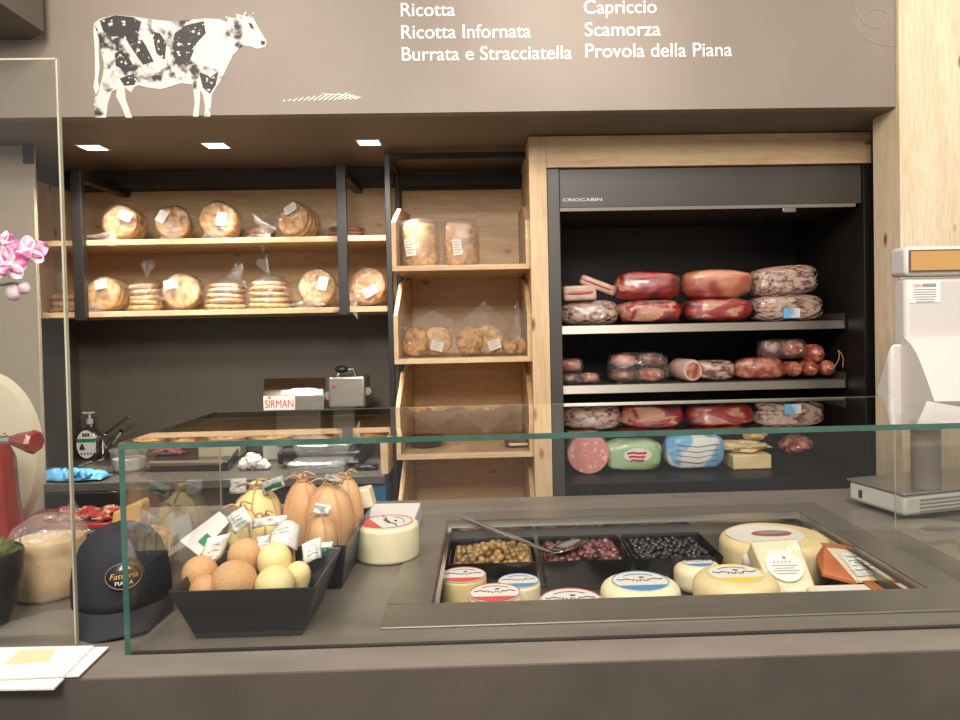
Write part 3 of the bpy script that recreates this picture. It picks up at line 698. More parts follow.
# second shelf
zb_ = fs2+.001; G3 = 'cured meats on the middle fridge shelf'
def vac(label, pxr, z0, Y, h, d, mat, seed, n=2, rows=1, rot=(0, 0, 0)):
    a, b = P(pxr[0], 370, Y).x, P(pxr[1], 370, Y).x; w = b-a
    root = thing('vacuum_pack', label, 'salami', ((a+b)/2, Y+d/2, z0), 0, G3); root.rotation_euler = rot
    for j in range(rows):
        for i in range(n):
            MB().blob((-w/2+w*(i+.5)/n, 0, h*(j+.5)/rows), (w/n*.47, d*.45, h/rows*.46), .18, seed+i*3+j, 2, power=.8).build('salami_piece', mat if (i+j) % 2 == 0 else M['salami'], root, False, smooth=60)
    MB().blob((0, 0, h/2), (w*.53, d*.52, h*.53), .1, seed+2, 4, power=.45, nu=40, nv=22).build('clear_pack', M['film'], root, False, smooth=60)
    return root
YS = 3.26
vac('dark vacuum pack lying at the left end of the middle fridge shelf', (562, 600), zb_, YS, hgt(371, 382, YS), .1, M['salamidark'], 1, 2)
vac('short pack with yellow fat resting on the leftmost dark vacuum pack', (561, 583), zb_+.053, YS+.01, hgt(357, 370, YS), .09, M['hamfat'], 4, 1)
vac('shiny clear pack of four salami pieces on the middle fridge shelf', (612, 668), zb_, YS, hgt(353, 382, YS), .12, M['salamidark'], 6, 2, 2)
co = thing('cut_coppa', 'round cut end of coppa with white fat rim on the middle fridge shelf', 'coppa', on(684, YS+.06, zb_), .25, G3)
rr = .049
MB().lathe([(0, -.07), (rr*.9, -.07), (rr, -.06), (rr, .06), (rr*.9, .07), (0, .07)], 32, mat=Matrix.Translation((0, 0, rr)) @ rotm(PI/2, 0, 0), nz=.05).build('fat_rim', M['lard'], co, False)
MB().lathe([(0, .068), (rr*.72, .069), (rr*.7, .072), (0, .0725)], 28, mat=Matrix.Translation((0, 0, rr)) @ rotm(PI/2, 0, 0), nz=.15, seed=3).build('lean_face', M['salami'], co, False)
loaf('wrapped_salami', 'grey-pink wrapped salami between the round coppa and the brown piece', 'salami', (697, 736), zb_, YS, .11, hgt(360, 381, YS), M['net'], 12, G3)
loaf('wrapped_salami', 'long brown wrapped salami pieces in middle of the shelf, below dark pack', 'salami', (737, 788), zb_, YS, .11, hgt(358, 380, YS), M['salami'], 13, G3)
vac('dark pack of sausages lying across the salami near the right of middle shelf', (764, 808), zb_+hgt(358, 380, YS)*1.0, YS+.0, hgt(340, 358, YS), .1, M['salamidark'], 15, 2)
def salami_end(label, px, y, Y, r, seed, tie=False):
    c = P(px, y, Y); root = thing('salami_stick', label, 'salami', (c.x, Y, c.z-r), 0, G3)
    MB().lathe([(0, -.02), (r*.35, -.018), (r*.75, -.008), (r, .012), (r, .16), (r*.8, .18), (0, .19)], 24, mat=Matrix.Translation((0, 0, r)) @ rotm(-PI/2, 0, 0), nz=.1, seed=seed).build('casing', M['salami'], root, False, smooth=60)
    MB().lathe([(.002, -.03), (.006, -.024), (.004, -.018)], 10, mat=Matrix.Translation((0, 0, r)) @ rotm(-PI/2, 0, 0)).build('tied_end', M['string'], root, False)
    if tie:
        MB().tube(smoothpath([Vector((r*.3, -.02, r)), Vector((r*1.1, -.03, r*2.5)), Vector((r*.7, -.03, r*3.6)), Vector((r*1.5, -.03, r*2.6)), Vector((r*1.4, -.03, r*1.2))]), .0016, 6).build('string_loop', M['string'], root, False)
yb = lambda r: P(800, 380, YS).z
salami_end('salami end stacked on top of three others at right of middle shelf', 817, 354, YS+.01, .041, 1)
salami_end('salami end on the shelf, first right of the long brown pieces', 796, 369.5, YS, .034, 2)
salami_end('salami end in the middle of the bottom three at right of shelf', 812, 369, YS, .034, 3)
salami_end('rightmost salami end with a string loop on the middle fridge shelf', 829, 368.5, YS, .034, 4, True)
# deck
zk = zd+.001; G4 = 'goods on the fridge deck'
mo = thing('mortadella_half', 'large pink cut mortadella standing at left of the fridge deck', 'mortadella', on(585.5, 3.26, zk), -.1, G4)
rm = .094
MB().lathe([(0, -.07), (rm*.95, -.07), (rm, -.06), (rm, .06), (rm*.97, .066), (0, .07)], 44, mat=Matrix.Translation((0, .07, rm*.93)) @ rotm(PI/2, 0, 0), nz=.05, seed=2, sy=.93).build('mortadella_body', M['mortadella'], mo, False)
MB().lathe([(rm*1.01, -.071), (rm*1.012, 0), (rm*1.005, .06)], 44, mat=Matrix.Translation((0, .07, rm*.93)) @ rotm(PI/2, 0, 0), nz=.05, seed=2, sy=.93).build('casing', M['lard'], mo, False)
def pack(name, label, pxr, y0, mat, z0, Y, d, seed, cat):
    a, b = P(pxr[0], 455, Y).x, P(pxr[1], 455, Y).x; h = P(600, y0, Y).z-z0
    root = thing(name, label, cat, ((a+b)/2, Y+d/2, z0), 0, G4)
    MB().blob((0, 0, h/2), ((b-a)/2, d/2, h/2), .07, seed, 2.2, power=.55, nu=40, nv=24, flat=.97).build('wrapper', mat, root, False, smooth=50)
    return root, (b-a), h
gp, w, h = pack('green_food_pack', 'pale green packet with red lettering beside the mortadella', (606, 664), 442, M['greenpack'], zk, 3.27, .14, 2, 'packet')
MB().lathe([(0, 0), (.062, 0), (.062, .003), (0, .004)], 32, mat=Matrix.Translation((.012, -.068, h*.55)) @ rotm(PI/2, 0, 0), sy=.5).build('label_oval', M['label'], gp, False)
bpy.context.view_layer.update()
t_ = MB()
for i in range(3):
    t_.tube([Vector((-.035+.008*i, -.0735, h*.62-.016*i)), Vector((-.01, -.0735, h*.64-.016*i)), Vector((.02, -.0735, h*.61-.016*i)), Vector((.05-.006*i, -.0735, h*.63-.016*i))], .004, 6)
t_.build('red_script', M['redsign'], gp, False)
bp, w, h = pack('blue_food_pack', 'blue and white wrapped loaf-shaped packet in the middle of fridge deck', (668, 727), 437.5, M['bluepack'], zk, 3.27, .15, 5, 'packet')
t_ = MB()
for i in range(4):
    t_.tube([Vector((-w*.35, -.074, h*(.3+.15*i))), Vector((0, -.078, h*(.22+.15*i))), Vector((w*.35, -.074, h*(.32+.14*i)))], .0022, 5)
t_.build('printed_lines', M['inkgrey'], bp, False)
a, b = P(733.5, 470, 3.27).x, P(772, 470, 3.27).x
hcb = P(750, 455, 3.27).z-zk
MB().box((a, 3.27, zk), (b, 3.42, zk+hcb)).build('cheese_block', M['cheesetan'], label='rectangular yellow cheese block on the fridge deck', cat='cheese', bevel=.006, group=G4)
MB().blob(((a+b)/2-.02, 3.36, zk+hcb+.026), (.115, .07, .026), .35, 3, 2.5).build('cheese_rind', M['cheesetan'], label='broken yellow rind pieces lying on the yellow cheese block', cat='cheese', group=G4)
MB().blob(((a+b)/2+.045, 3.37, zk+hcb+.076), (.055, .045, .03), .2, 6, 2).build('cheese_round', M['breadpale'], label='small pale round cheese on top of the broken rind pieces', cat='cheese', group=G4)
c = P(800, 450, 3.55)
MB().blob((c.x, 3.6, zk+.05), (.075, .06, .048), .3, 4, 2.5).build('brown_pack', M['salami'], label='brown lumpy packet at back right of fridge deck', cat='packet', group=G4)

# ------------------------------------------------------------------ service counter
CF, CB = 1.20, 2.36
wx0, wx1, wy0, wy1 = -.122, .872, 1.466, 2.085      # opening of the cold well
cnt = thing('service_counter', 'grey-brown laminate service counter across the foreground', 'counter', (0, CF, 0))
t = MB(); xa, xb = -3.0, 1.60
t.box((xa, CF, CT-.04), (wx0-.03, CB, CT)); t.box((wx1+.03, CF, CT-.04), (xb, CB, CT))
t.box((wx0-.03, CF, CT-.04), (wx1+.03, wy0-.03, CT)); t.box((wx0-.03, wy1+.03, CT-.04), (wx1+.03, CB, CT))
t.build('worktop', M['counter'], cnt, smooth=0)
MB().box((xa, CF-.004, 0), (xb, CF-.0005, CT-.0015)).box((xa, CF+.001, 0), (xb, CF+.03, CT-.0405)).build('front_panel', M['counterfront'], cnt)
MB().box((xa, CB-.03, 0), (xb, CB-.004, CT-.0405)).build('back_panel', M['counterfront'], cnt)
# cold well
well = thing('cold_well', 'stainless steel refrigerated well sunk in the counter', 'display well', ((wx0+wx1)/2, (wy0+wy1)/2, CT))
ox0, ox1, oy0, oy1 = -.205, .953, 1.354, 2.18
zr = CT+.004
t = MB()
t.box((ox0, oy0, CT+.0005), (ox1, wy0, zr)); t.box((ox0, wy1, CT+.0005), (ox1, oy1, zr))
t.box((ox0, wy0, CT+.0005), (wx0, wy1, zr)); t.box((wx1, wy0, CT+.0005), (ox1, wy1, zr))
t.build('rim', M['steel'], well, smooth=0, bevel=.003)
zf = .80
t = MB()
t.box((wx0-.004, wy0, zf), (wx0, wy1, CT)); t.box((wx1, wy0, zf), (wx1+.004, wy1, CT))
t.box((wx0, wy0-.004, zf), (wx1, wy0, CT)); t.box((wx0, wy1, zf), (wx1, wy1+.004, CT)); t.box((wx0, wy0, zf-.004), (wx1, wy1, zf))
t.build('basin', M['steel'], well, smooth=0)
t = MB()
t.box((wx0+.001, wy1-.012, CT-.022), (wx1-.001, wy1-.001, CT-.014)); t.box((wx1-.012, wy0+.001, CT-.022), (wx1-.001, wy1-.012, CT-.014)); t.box((wx0+.001, wy0+.001, CT-.022), (wx0+.012, wy1-.012, CT-.014))
t.build('ledge', M['steelbright'], well, smooth=0)

# glass guard
gx0, gx1, gy0, gy1, gz = -.627, .965, 1.282, 1.745, 1.281
gg = thing('glass_guard', 'clear glass guard with green edges over the counter display', 'glass guard', ((gx0+gx1)/2, gy0, CT))
g = .010
def pane(name, a, b, edges):
    o = MB().box(a, b).build(name, M['glass'], gg, smooth=0)
    t = MB()
    for ea, eb in edges: t.box(ea, eb)
    if name == 'side_pane': MB().box((edges[0][0][0]+.003, gy1-.0019, CT+.002), (edges[0][0][0]+.0055, gy1-.0012, gz-g-.001)).build('rear_edge', M['edgepale'], o, smooth=0, label='pale rear edge of the side pane')
    else: MB().box((gx0, gy1+.0001, gz-.0024), (gx1, gy1+.0006, gz)).build('rear_edge', M['edgepale'], o, smooth=0, label='pale rear edge of the top pane')
    t.build('polished_edge', M['edge'], o, smooth=0, label='green polished glass edge')
e = .0006
fp_ = MB().box((gx0+g+.0005, gy0, CT+.001), (gx1-g-.0005, gy0+g, gz-g-.0005)).build('front_pane', M['glass'], gg, smooth=0)
MB().box((gx0+g+.001, gy0-.001, CT+.0002), (gx1-g-.001, gy0+g-.001, CT+.003)).build('silicone_seam', M['blackmetal'], fp_, smooth=0)
pane('top_pane', (gx0, gy0, gz-g), (gx1, gy1, gz), [((gx0, gy0-e, gz-g), (gx1, gy0-.0001, gz)), ((gx0-e, gy0, gz-g), (gx0-.0001, gy1, gz))])
for xx in (gx0, gx1-g):
    pane('side_pane', (xx, gy0, CT+.001), (xx+g, gy1-.002, gz-g-.0005), [((xx, gy0-e, CT+.001), (xx+g, gy0-.0001, gz-g-.001))])
# tall screen at the left
ts = thing('tall_glass_screen', 'tall clear glass screen standing on the counter at far left', 'glass screen', (-1.3, 1.335, CT))
sxr, szt2 = -.735, 1.945
o = MB().box((-2.2, 1.330, CT+.001), (sxr, 1.338, szt2)).build('pane', M['glass'], ts, smooth=0)
t = MB(); t.box((sxr+.0001, 1.330, CT+.001), (sxr+.0012, 1.338, szt2)); t.box((sxr-.0018, 1.3292, CT+.001), (sxr+.0012, 1.3298, szt2)); t.box((-2.2, 1.3292, szt2-.002), (sxr, 1.3298, szt2+.001))
t.build('polished_edge', M['edgepale'], o, smooth=0, label='pale polished glass edge')

# ------------------------------------------------------------------ contents of the well
def wheel(label, px, Y, ztop, r, mat, round_=.5, mark=None, lr=.8, zb=None, group='labelled cheese wheels in the cold well', lean=None, name='round_cheese', dark=False):
    zb = zf+.001 if zb is None else zb
    h = ztop-zb
    # find the point at height ztop seen at column px, depth Y
    c = P(px, 500, Y); root = thing(name, label, 'cheese', (c.x, Y, zb), 0, group)
    if lean: root.rotation_euler = lean
    bl = min(.03, h*.4)*round_
    pr_ = [(0, 0), (r-bl, 0)]
    for i in range(1, 7):
        a = PI/2*i/6; pr_.append((r-bl+bl*math.sin(a), bl-bl*math.cos(a)))
    for i in range(0, 7):
        a = PI/2*i/6; pr_.append((r-bl+bl*math.cos(a), h-bl+bl*math.sin(a)))
    pr_ += [(r*.5, h+.001), (0, h+.0015)]
    MB().lathe(pr_, 48, nz=.012, seed=px*.1).build('cheese_body', mat, root, False, smooth=45)
    if mark:
        L = r*lr; z = h+.002
        lab = MB().lathe([(0, z-.002), (L, z-.0015), (L, z), (0, z+.0008)], 40).build('paper_label', M['label'], root, False, label='white round paper label')
        t = MB(); n = 24; col = mark
        a0, a1 = -PI*.84, -PI*.16          # segment nearest the viewer
        pts = [(L*.97*math.cos(a0+(a1-a0)*i/n), L*.97*math.sin(a0+(a1-a0)*i/n), z+.0005) for i in range(n+1)]
        t.prism([Vector(p) for p in pts], (0, 0, .0008)).build('colour_band', M[col], lab, False, smooth=0)
        t = MB()
        for sgn in (-1, 1):
            pts = [Vector((sgn*(L*.30+L*.5*q), L*(.12+.0*q)+L*.05*math.sin(q*9+px), z+.0015)) for q in [i/8 for i in range(9)]]
            t.tube(pts, L*.014, 5)
        t.tube([Vector((L*.72*math.cos(a), L*.72*math.sin(a)*.9, z+.0012)) for a in [PI*.25+PI*.5*i/10 for i in range(11)]], L*.010, 5)
        for i in range(5):
            t.tube([Vector((-L*.26+L*.13*i, -L*.06, z+.0015)), Vector((-L*.26+L*.13*i, L*.07, z+.0015))], L*.016, 5)
            t.tube([Vector((-L*.26+L*.13*i, (L*.07, -L*.06)[i % 2], z+.0015)), Vector((-L*.18+L*.13*i, (L*.07, -L*.06)[i % 2], z+.0015))], L*.014, 5)
        t.build('printing', M['ink'], lab, False, smooth=0)
        MB().tube([Vector((L*.96*math.cos(a), L*.96*math.sin(a), z+.001)) for a in [2*PI*i/40 for i in range(40)]], L*.016, 5, True).build('label_border', M[col], lab, False)
        if L > .05: MB().blob((L*.1, L*.32, z+.001), (L*.1, L*.06, .001), .3, 2, nu=14, nv=8).build('emblem', M['ink'], lab, False)
    return root
wheel('tall cheese with white and red label at left end of the cold well', 461.5, 1.765, .877, .055, M['cheesetan'], .25, 'red', .98)
wheel('low cheese with red-edged white label beside the tall left cheese', 493, 1.66, .870, .06, M['pecorino'], .4, 'red', .97)
wheel('small cheese with blue-banded label peeking behind the low red-labelled cheese', 517, 1.785, .852, .052, M['pecorino'], .4, 'blue', .95)
wheel('flat cheese with pink-edged white label in front of the red olives', 569, 1.62, .864, .071, M['pecorino'], .4, 'red', .96)
wheel('big ivory cheese with a blue and white label in front of olive tubs', 639, 1.70, .872, .092, M['pecorino'], .9, 'blue', .72)
wheel('cheese with blue and white label half hidden behind the yellow-labelled wheel', 697, 1.835, .868, .06, M['pecorino'], .9, 'blue', .62)
wheel('big ivory cheese with yellow and white label in the middle of the well', 734.5, 1.655, .898, .094, M['cheesetan'], .95, 'yellowp', .66)
bigw = wheel('largest cheese wheel at back right of the well with a white paper band', 774, 1.925, .905, .14, M['cheesetan'], .8, None)
hh = .905-zf-.001
l = MB().lathe([(0, hh+.001), (.098, hh+.001), (.098, hh+.003), (0, hh+.004)], 40, c=(-.025, .0, 0), sx=1, sy=.9).build('paper_label', M['label'], bigw, False, label='large white paper label')
MB().lathe([(0, hh+.0042), (.052, hh+.0042), (.052, hh+.0052), (0, hh+.0055)], 32, c=(-.008, .0, 0), sx=1, sy=.5).build('dark_oval', M['leanstripe'], l, False)
MB().lathe([(0, hh+.0058), (.040, hh+.0058), (.040, hh+.0064), (0, hh+.0066)], 32, c=(-.008, .0, 0), sx=1, sy=.36).build('oval_inner', M['inkgrey'], l, False)
l2 = MB().lathe([(.1415, .045), (.1415, .085)], 60, sx=1, sy=1)
l2.f = [f for f in l2.f if len(f) == 4 and -2.5 < math.atan2(sum(l2.v[i].y for i in f)/4, sum(l2.v[i].x for i in f)/4) < -1.9]
l2.build('side_label', M['label'], bigw, False, solid=.001)
# wrapped wedge leaning on the big wheel
wd = thing('wrapped_cheese_wedge', 'film-wrapped ivory cheese wedge with round white label leaning on the largest wheel', 'cheese', (0, 0, 0))
p00, p10, p01, p11 = P(773, 593, 1.66), P(818, 592, 1.66), P(750, 541, 1.775), P(798, 538, 1.775)
base = (p00+p10)/2; wd.location = base
nrm = (p10-p00).cross(p01-p00).normalized()
if nrm.y > 0: nrm = -nrm
th = -nrm*.05
MB().hexa([p00, p10, p11, p01], [p00+th, p10+th, p11+th, p01+th]).build('cheese', M['pecorino'], wd, bevel=.006, bseg=3, smooth=0)
e1 = nrm*.003
MB().hexa([p00+e1, p10+e1, p11+e1, p01+e1], [p00+th-e1, p10+th-e1, p11+th-e1, p01+th-e1]).build('film_wrap', M['film'], wd, bevel=.008, bseg=3, smooth=40)
ctr = P(783.5, 568, 1.7165); rt = (p10-p00).normalized(); uu = nrm.cross(rt)
if uu.z < 0: uu = -uu
Rm = Matrix((rt, uu, rt.cross(uu))).transposed().to_4x4()
d0 = (ctr-p00).dot(nrm); Rm.translation = ctr-nrm*(d0-.0045)
lb = MB().lathe([(0, 0), (.043, 0), (.043, .0012), (0, .0014)], 36, mat=Rm).build('round_label', M['label'], wd)
t = MB()
for i, yy in enumerate((.000, -.007, -.014, -.021)):
    t.box((-.03+.006*(i % 2), yy-.0008, .0014), (.03-.008*(i % 2), yy+.0008, .0022), Rm)
for i in range(5): t.box((-.022+.009*i, .006, .0014), (-.020+.009*i, .013, .0022), Rm)
t.box((.002, .018, .0014), (.009, .025, .0022), Rm)
t.build('printing', M['inkgrey'], lb, smooth=0)
# smoked cheese wedge
sm = thing('smoked_cheese_wedge', 'wedge with orange rind and white label in film at right of well', 'cheese', P(850, 584, 1.72))
zt_ = P(850, 553, 1.75).z
A = [P(822, 575, 1.69), P(884, 588, 1.69), P(862, 572, 1.84), P(816, 557, 1.77)]
Bt = [P(857, 584, 1.65), P(889, 579, 1.67), P(850, 548, 1.80), P(823, 546, 1.765)]
MB().hexa(A, Bt).build('cheese', M['pecorino'], sm, bevel=.006, bseg=3, smooth=0)
nl = (A[3]-A[0]).cross(Bt[0]-A[0]).normalized()
if nl.dot(sum([A[0], Bt[0], Bt[3], A[3]], Vector())/4-sum(A+Bt, Vector())/8) < 0: nl = -nl
a0_, a3_, b0_, b3_ = A[0]-nl*-.001, A[3]+nl*.001, Bt[0]+nl*.001, Bt[3]+nl*.001
q_ = [A[0], Bt[0], Bt[3], A[3]]; c_ = sum(q_, Vector())/4
ri = MB().hexa([v-nl*.004+(v-c_)*.03 for v in q_], [v+nl*.006-(v-c_)*.02 for v in q_]).build('orange_rind', M['orange'], sm, bevel=.003, bseg=3, smooth=0)
ft = (Bt[1]-Bt[0]).cross(Bt[3]-Bt[0]).normalized()
if ft.y > 0: ft = -ft
def onf(u, v): return (Bt[0]*(1-u)+Bt[1]*u)*(1-v)+(Bt[3]*(1-u)+Bt[2]*u)*v
MB().hexa([onf(-.02, .96)+ft*.001, onf(1.02, .94)+ft*.001, onf(1.02, 1.06)+ft*.001, onf(-.02, 1.06)+ft*.001], [v+ft*.004 for v in (onf(-.02, .96), onf(1.02, .94), onf(1.02, 1.06), onf(-.02, 1.06))]).build('rind_edge', M['orange'], sm, smooth=0)
tl = [onf(.18, .16), onf(.80, .14), onf(.86, .80), onf(.30, .86)]
lb = MB().hexa([v+ft*.001 for v in tl], [v+ft*.0022 for v in tl]).build('white_label', M['label'], sm, smooth=0)
t = MB()
for i, vv in enumerate((.30, .42, .56, .68)): t.tube([onf(.30+.04*i, vv)+ft*.0028, onf(.76, vv)+ft*.0028], .0012, 5)
t.blob(onf(.56, .5)+ft*.003, (.007, .006, .0015), .2, 1, nu=12, nv=8)
t.build('printing', M['inkgrey'], lb, smooth=0)
MB().hexa([v+(v-c_)*.04+Vector((0, 0, .001)) for v in A], [v+ft*.005+(v-c_)*.04 for v in Bt]).build('film_wrap', M['film'], sm, bevel=.01, bseg=3, smooth=40)
fp = thing('flat_cheese_pack', 'flat white-labelled pack under the orange-rinded wedge at the well front', 'cheese', P(850, 590, 1.60))
fc = P(848, 588, 1.62)
MB().box((fc.x-.08, 1.535, zf+.002), (fc.x+.075, 1.66, fc.z-.004)).build('cheese', M['pecorino'], fp, bevel=.01, bseg=3)
l = MB().box((fc.x-.07, 1.545, fc.z-.0038), (fc.x+.045, 1.64, fc.z-.0025)).build('white_label', M['label'], fp)
t = MB()
for i in range(4): t.box((fc.x-.05+.02*i, 1.58, fc.z-.0024), (fc.x-.036+.02*i, 1.61, fc.z-.0016))
t.build('printing', M['ink'], l)
MB().box((fc.x+.05, 1.54, fc.z-.0038), (fc.x+.072, 1.655, fc.z+.004)).build('orange_rind', M['orange'], fp, bevel=.003)

# olive tubs
tz = .878
tubx = [(-.112, .118), (.126, .350), (.357, .578)]
ty0, ty1 = 1.845, 2.068
tl_ = ['black plastic tub of brown-green olives at left of the well', 'black plastic tub of purple-red olives, middle of the three tubs', 'black plastic tub of black olives beside the largest cheese wheel']
fillz = [.856, .858, .862]
omat = ['olgreen', 'olred', 'olblack']; onm = ['brown_olive', 'purple_olive', 'black_olive']
olab = ['brown-green olive heaped in the left black tub', 'purple-red olive heaped in the middle black tub', 'glossy black olive in the right-hand black tub']
ogrp = ['brown-green olives in the left tub', 'purple olives in the middle tub', 'black olives in the right tub']
for i, (x0, x1) in enumerate(tubx):
    t = thing('olive_tub', tl_[i], 'tub', ((x0+x1)/2, (ty0+ty1)/2, zf+.001), 0, 'olive tubs')
    m = MB(); w_ = .003; z0 = zf+.002
    i0 = .012
    o0 = [(x0+i0, ty0+i0, z0), (x1-i0, ty0+i0, z0), (x1-i0, ty1-i0, z0), (x0+i0, ty1-i0, z0)]
    o1 = [(x0, ty0, tz), (x1, ty0, tz), (x1, ty1, tz), (x0, ty1, tz)]
    n1 = [(x0+w_, ty0+w_, tz), (x1-w_, ty0+w_, tz), (x1-w_, ty1-w_, tz), (x0+w_, ty1-w_, tz)]
    n0 = [(x0+i0+w_, ty0+i0+w_, z0+w_), (x1-i0-w_, ty0+i0+w_, z0+w_), (x1-i0-w_, ty1-i0-w_, z0+w_), (x0+i0+w_, ty1-i0-w_, z0+w_)]
    vs = o0+o1+n1+n0; fs = [(3, 2, 1, 0), (12, 13, 14, 15)]
    for k_ in range(4):
        j = (k_+1) % 4; fs += [(k_, j, 4+j, 4+k_), (4+k_, 4+j, 8+j, 8+k_), (8+k_, 8+j, 12+j, 12+k_)]
    m.add(vs, fs); m.build('tub_shell', M['blackgloss'], t, smooth=0)
    fz = fillz[i]
    MB().box((x0+.012, ty0+.012, fz-.03), (x1-.012, ty1-.012, fz-.004)).build('brine', M[omat[i]], t, smooth=0)
    ro = (.0120, .0125, .0088)[i]
    proto = bpy.data.meshes.new(onm[i]); bm = bmesh.new(); bmesh.ops.create_icosphere(bm, subdivisions=2, radius=ro)
    for v in bm.verts: v.co.z *= .82; v.co.y *= .86
    for f in bm.faces: f.smooth = True
    bm.to_mesh(proto); bm.free(); proto.materials.append(M[omat[i]])
    nx, ny = ((9, 10), (9, 10), (12, 10))[i]
    first = None; rows = []
    for a_ in range(nx):
        for b_ in range(ny):
            ux = (a_+.5+random.uniform(-.28, .28)+(.5 if b_ % 2 else 0)-.25)/nx; uy = (b_+.5+random.uniform(-.28, .28))/ny
            rows.append((min(max(ux, .05), .95), min(max(uy, .05), .95)))
    for n_, (ux, uy) in enumerate(rows):
        heap = (.016 if i < 2 else .004)*math.sin(PI*ux)*math.sin(PI*uy)+(.012*math.exp(-((ux-.55)**2+(uy-.75)**2)*16) if i == 0 else 0)
        loc = (x0+.016+ux*(x1-x0-.032), ty0+.014+uy*(ty1-ty0-.028), fz+heap+random.uniform(-.003, .006))
        if first is None:
            o = bpy.data.objects.new(onm[i], proto); COL.objects.link(o); first = o
            tagp(o, olab[i], 'olive', ogrp[i])
        else:
            o = first.copy(); COL.objects.link(o)
        o.location = loc; o.rotation_euler = (random.uniform(-.6, .6), random.uniform(-.6, .6), random.uniform(0, 6.28))
# serving spoon
sp = thing('serving_spoon', 'long-handled steel spoon lying across the brown and purple olives', 'spoon', (0, 0, 0))
h0, h1, h2 = P(461, 519, 2.10), P(505, 534, 2.0), P(549, 552, 1.89)
h0 = Vector((h0.x, h0.y, max(h0.z, zr+.006)))
sp.location = h2
MB().tube([h0, h1, h2], [.0055, .0055, .005], 10).build('handle', M['chrome'], sp)
dv = (P(583, 539, 1.955)-h2); dl = dv.length; d_ = dv.normalized(); sd = Vector((.35, -.9, 0)); sd = (sd-sd.dot(d_)*d_).normalized(); nn = d_.cross(sd)
if nn.z < 0: nn = -nn
m = MB()
def bowl(u, v):
    t = u; wv = .032*math.sin(PI*min(1, .12+.88*t))**.7; s_ = (v*2-1)
    return h2+d_*dl*t+sd*wv*s_-nn*.014*(1-s_*s_)*math.sin(PI*t)
m.sheet(bowl, 14, 10); m.build('bowl', M['steelbright'], sp, solid=.0015, smooth=60)

# ------------------------------------------------------------------ trays of tied cheeses
def tray(label, x0, x1, y0, y1, zt, ins=.034, group='black trays of tied cheeses'):
    t = thing('cheese_tray', label, 'tray', ((x0+x1)/2, (y0+y1)/2, CT+.0005), 0, group)
    m = MB(); w_ = .004; z0 = CT+.001
    o0 = [(x0+ins, y0+ins, z0), (x1-ins, y0+ins, z0), (x1-ins, y1-ins, z0), (x0+ins, y1-ins, z0)]
    o1 = [(x0, y0, zt), (x1, y0, zt), (x1, y1, zt), (x0, y1, zt)]
    n1 = [(x0+w_, y0+w_, zt), (x1-w_, y0+w_, zt), (x1-w_, y1-w_, zt), (x0+w_, y1-w_, zt)]
    n0 = [(x0+ins+w_, y0+ins+w_, z0+w_), (x1-ins-w_, y0+ins+w_, z0+w_), (x1-ins-w_, y1-ins-w_, z0+w_), (x0+ins+w_, y1-ins-w_, z0+w_)]
    vs = o0+o1+n1+n0; fs = [(3, 2, 1, 0), (12, 13, 14, 15)]
    for k_ in range(4):
        j = (k_+1) % 4; fs += [(k_, j, 4+j, 4+k_), (4+k_, 4+j, 8+j, 8+k_), (8+k_, 8+j, 12+j, 12+k_)]
    m.add(vs, fs); m.build('tray_shell', M['traynavy'], t, smooth=0, bevel=.002)
    return t
ztr = P(232, 590, 1.305).z
tx0, tx1 = P(167, 591, 1.305).x, P(302, 588, 1.305).x
tx1 = -.308
tray('front black tray of small tied cheeses just behind the glass', tx0, tx1, 1.305, 1.545, ztr)
tray('rear black tray of large tied cheeses behind the front tray', tx0, tx1+.006, 1.56, 1.90, ztr-.002, .014)
def tied(label, c, r, zbase, mat, kind, seed, group, strings=6, tag=None, elong=1.0, smat='string', ribs=0):
    c = Vector(c); h = (c.z-zbase)
    root = thing('tied_cheese', label, 'cheese', (c.x, c.y, zbase), 0, group)
    if kind == 'ball':         # round end up, neck down in the tray
        prof = [(0, h*.25), (r*.3, h*.26), (r*.5, h*.4), (r*.8, h*.65), (r*.98, h*.88)]
        for i in range(0, 9):
            a = PI/2*i/8; prof.append((r*math.cos(a), h+r*math.sin(a)))
        prof[-1] = (0, h+r)
        MB().lathe(prof, 40, ribs=ribs, ribamp=.012 if ribs else 0).build('cheese_body', mat, root, False, smooth=60)
    else:                      # sitting, neck up
        H = kind
        prof = [(0, .001), (r*.45, .003), (r*.72, H*.13), (r*.92, H*.32), (r*1.0, H*.52), (r*.93, H*.66), (r*.78, H*.78), (r*.5, H*.87), (r*.24, H*.91), (r*.17, H*.94), (r*.26, H*.98), (r*.15, H), (0, H)]
        MB().lathe(prof, 36, nz=.03, seed=seed).build('cheese_body', mat, root, False, smooth=60)
        m = MB()
        for k_ in range(strings):
            a = 2*PI*k_/strings+seed
            pts = [Vector((math.cos(a)*(q*1.015+.001), math.sin(a)*(q*1.015+.001), z)) for q, z in prof[1:-3]]
            m.tube(smoothpath(pts, 1), .0023, 6)
        m.tube([Vector((math.cos(a)*r*.24, math.sin(a)*r*.24, H*.935)) for a in [2*PI*i/14 for i in range(14)]], .003, 6, True)
        m.tube(smoothpath([Vector((0, -r*.25, H*.95)), Vector((-r*.3, -r*.4, H*1.02)), Vector((-r*.75, -r*.4, H*.96))]), .0022, 6)
        m.tube(smoothpath([Vector((0, -r*.2, H*.95)), Vector((r*.2, -r*.4, H*1.06)), Vector((r*.7, -r*.3, H*1.0))]), .0022, 6)
        m.build('string', M[smat], root, False, smooth=60)
    return root
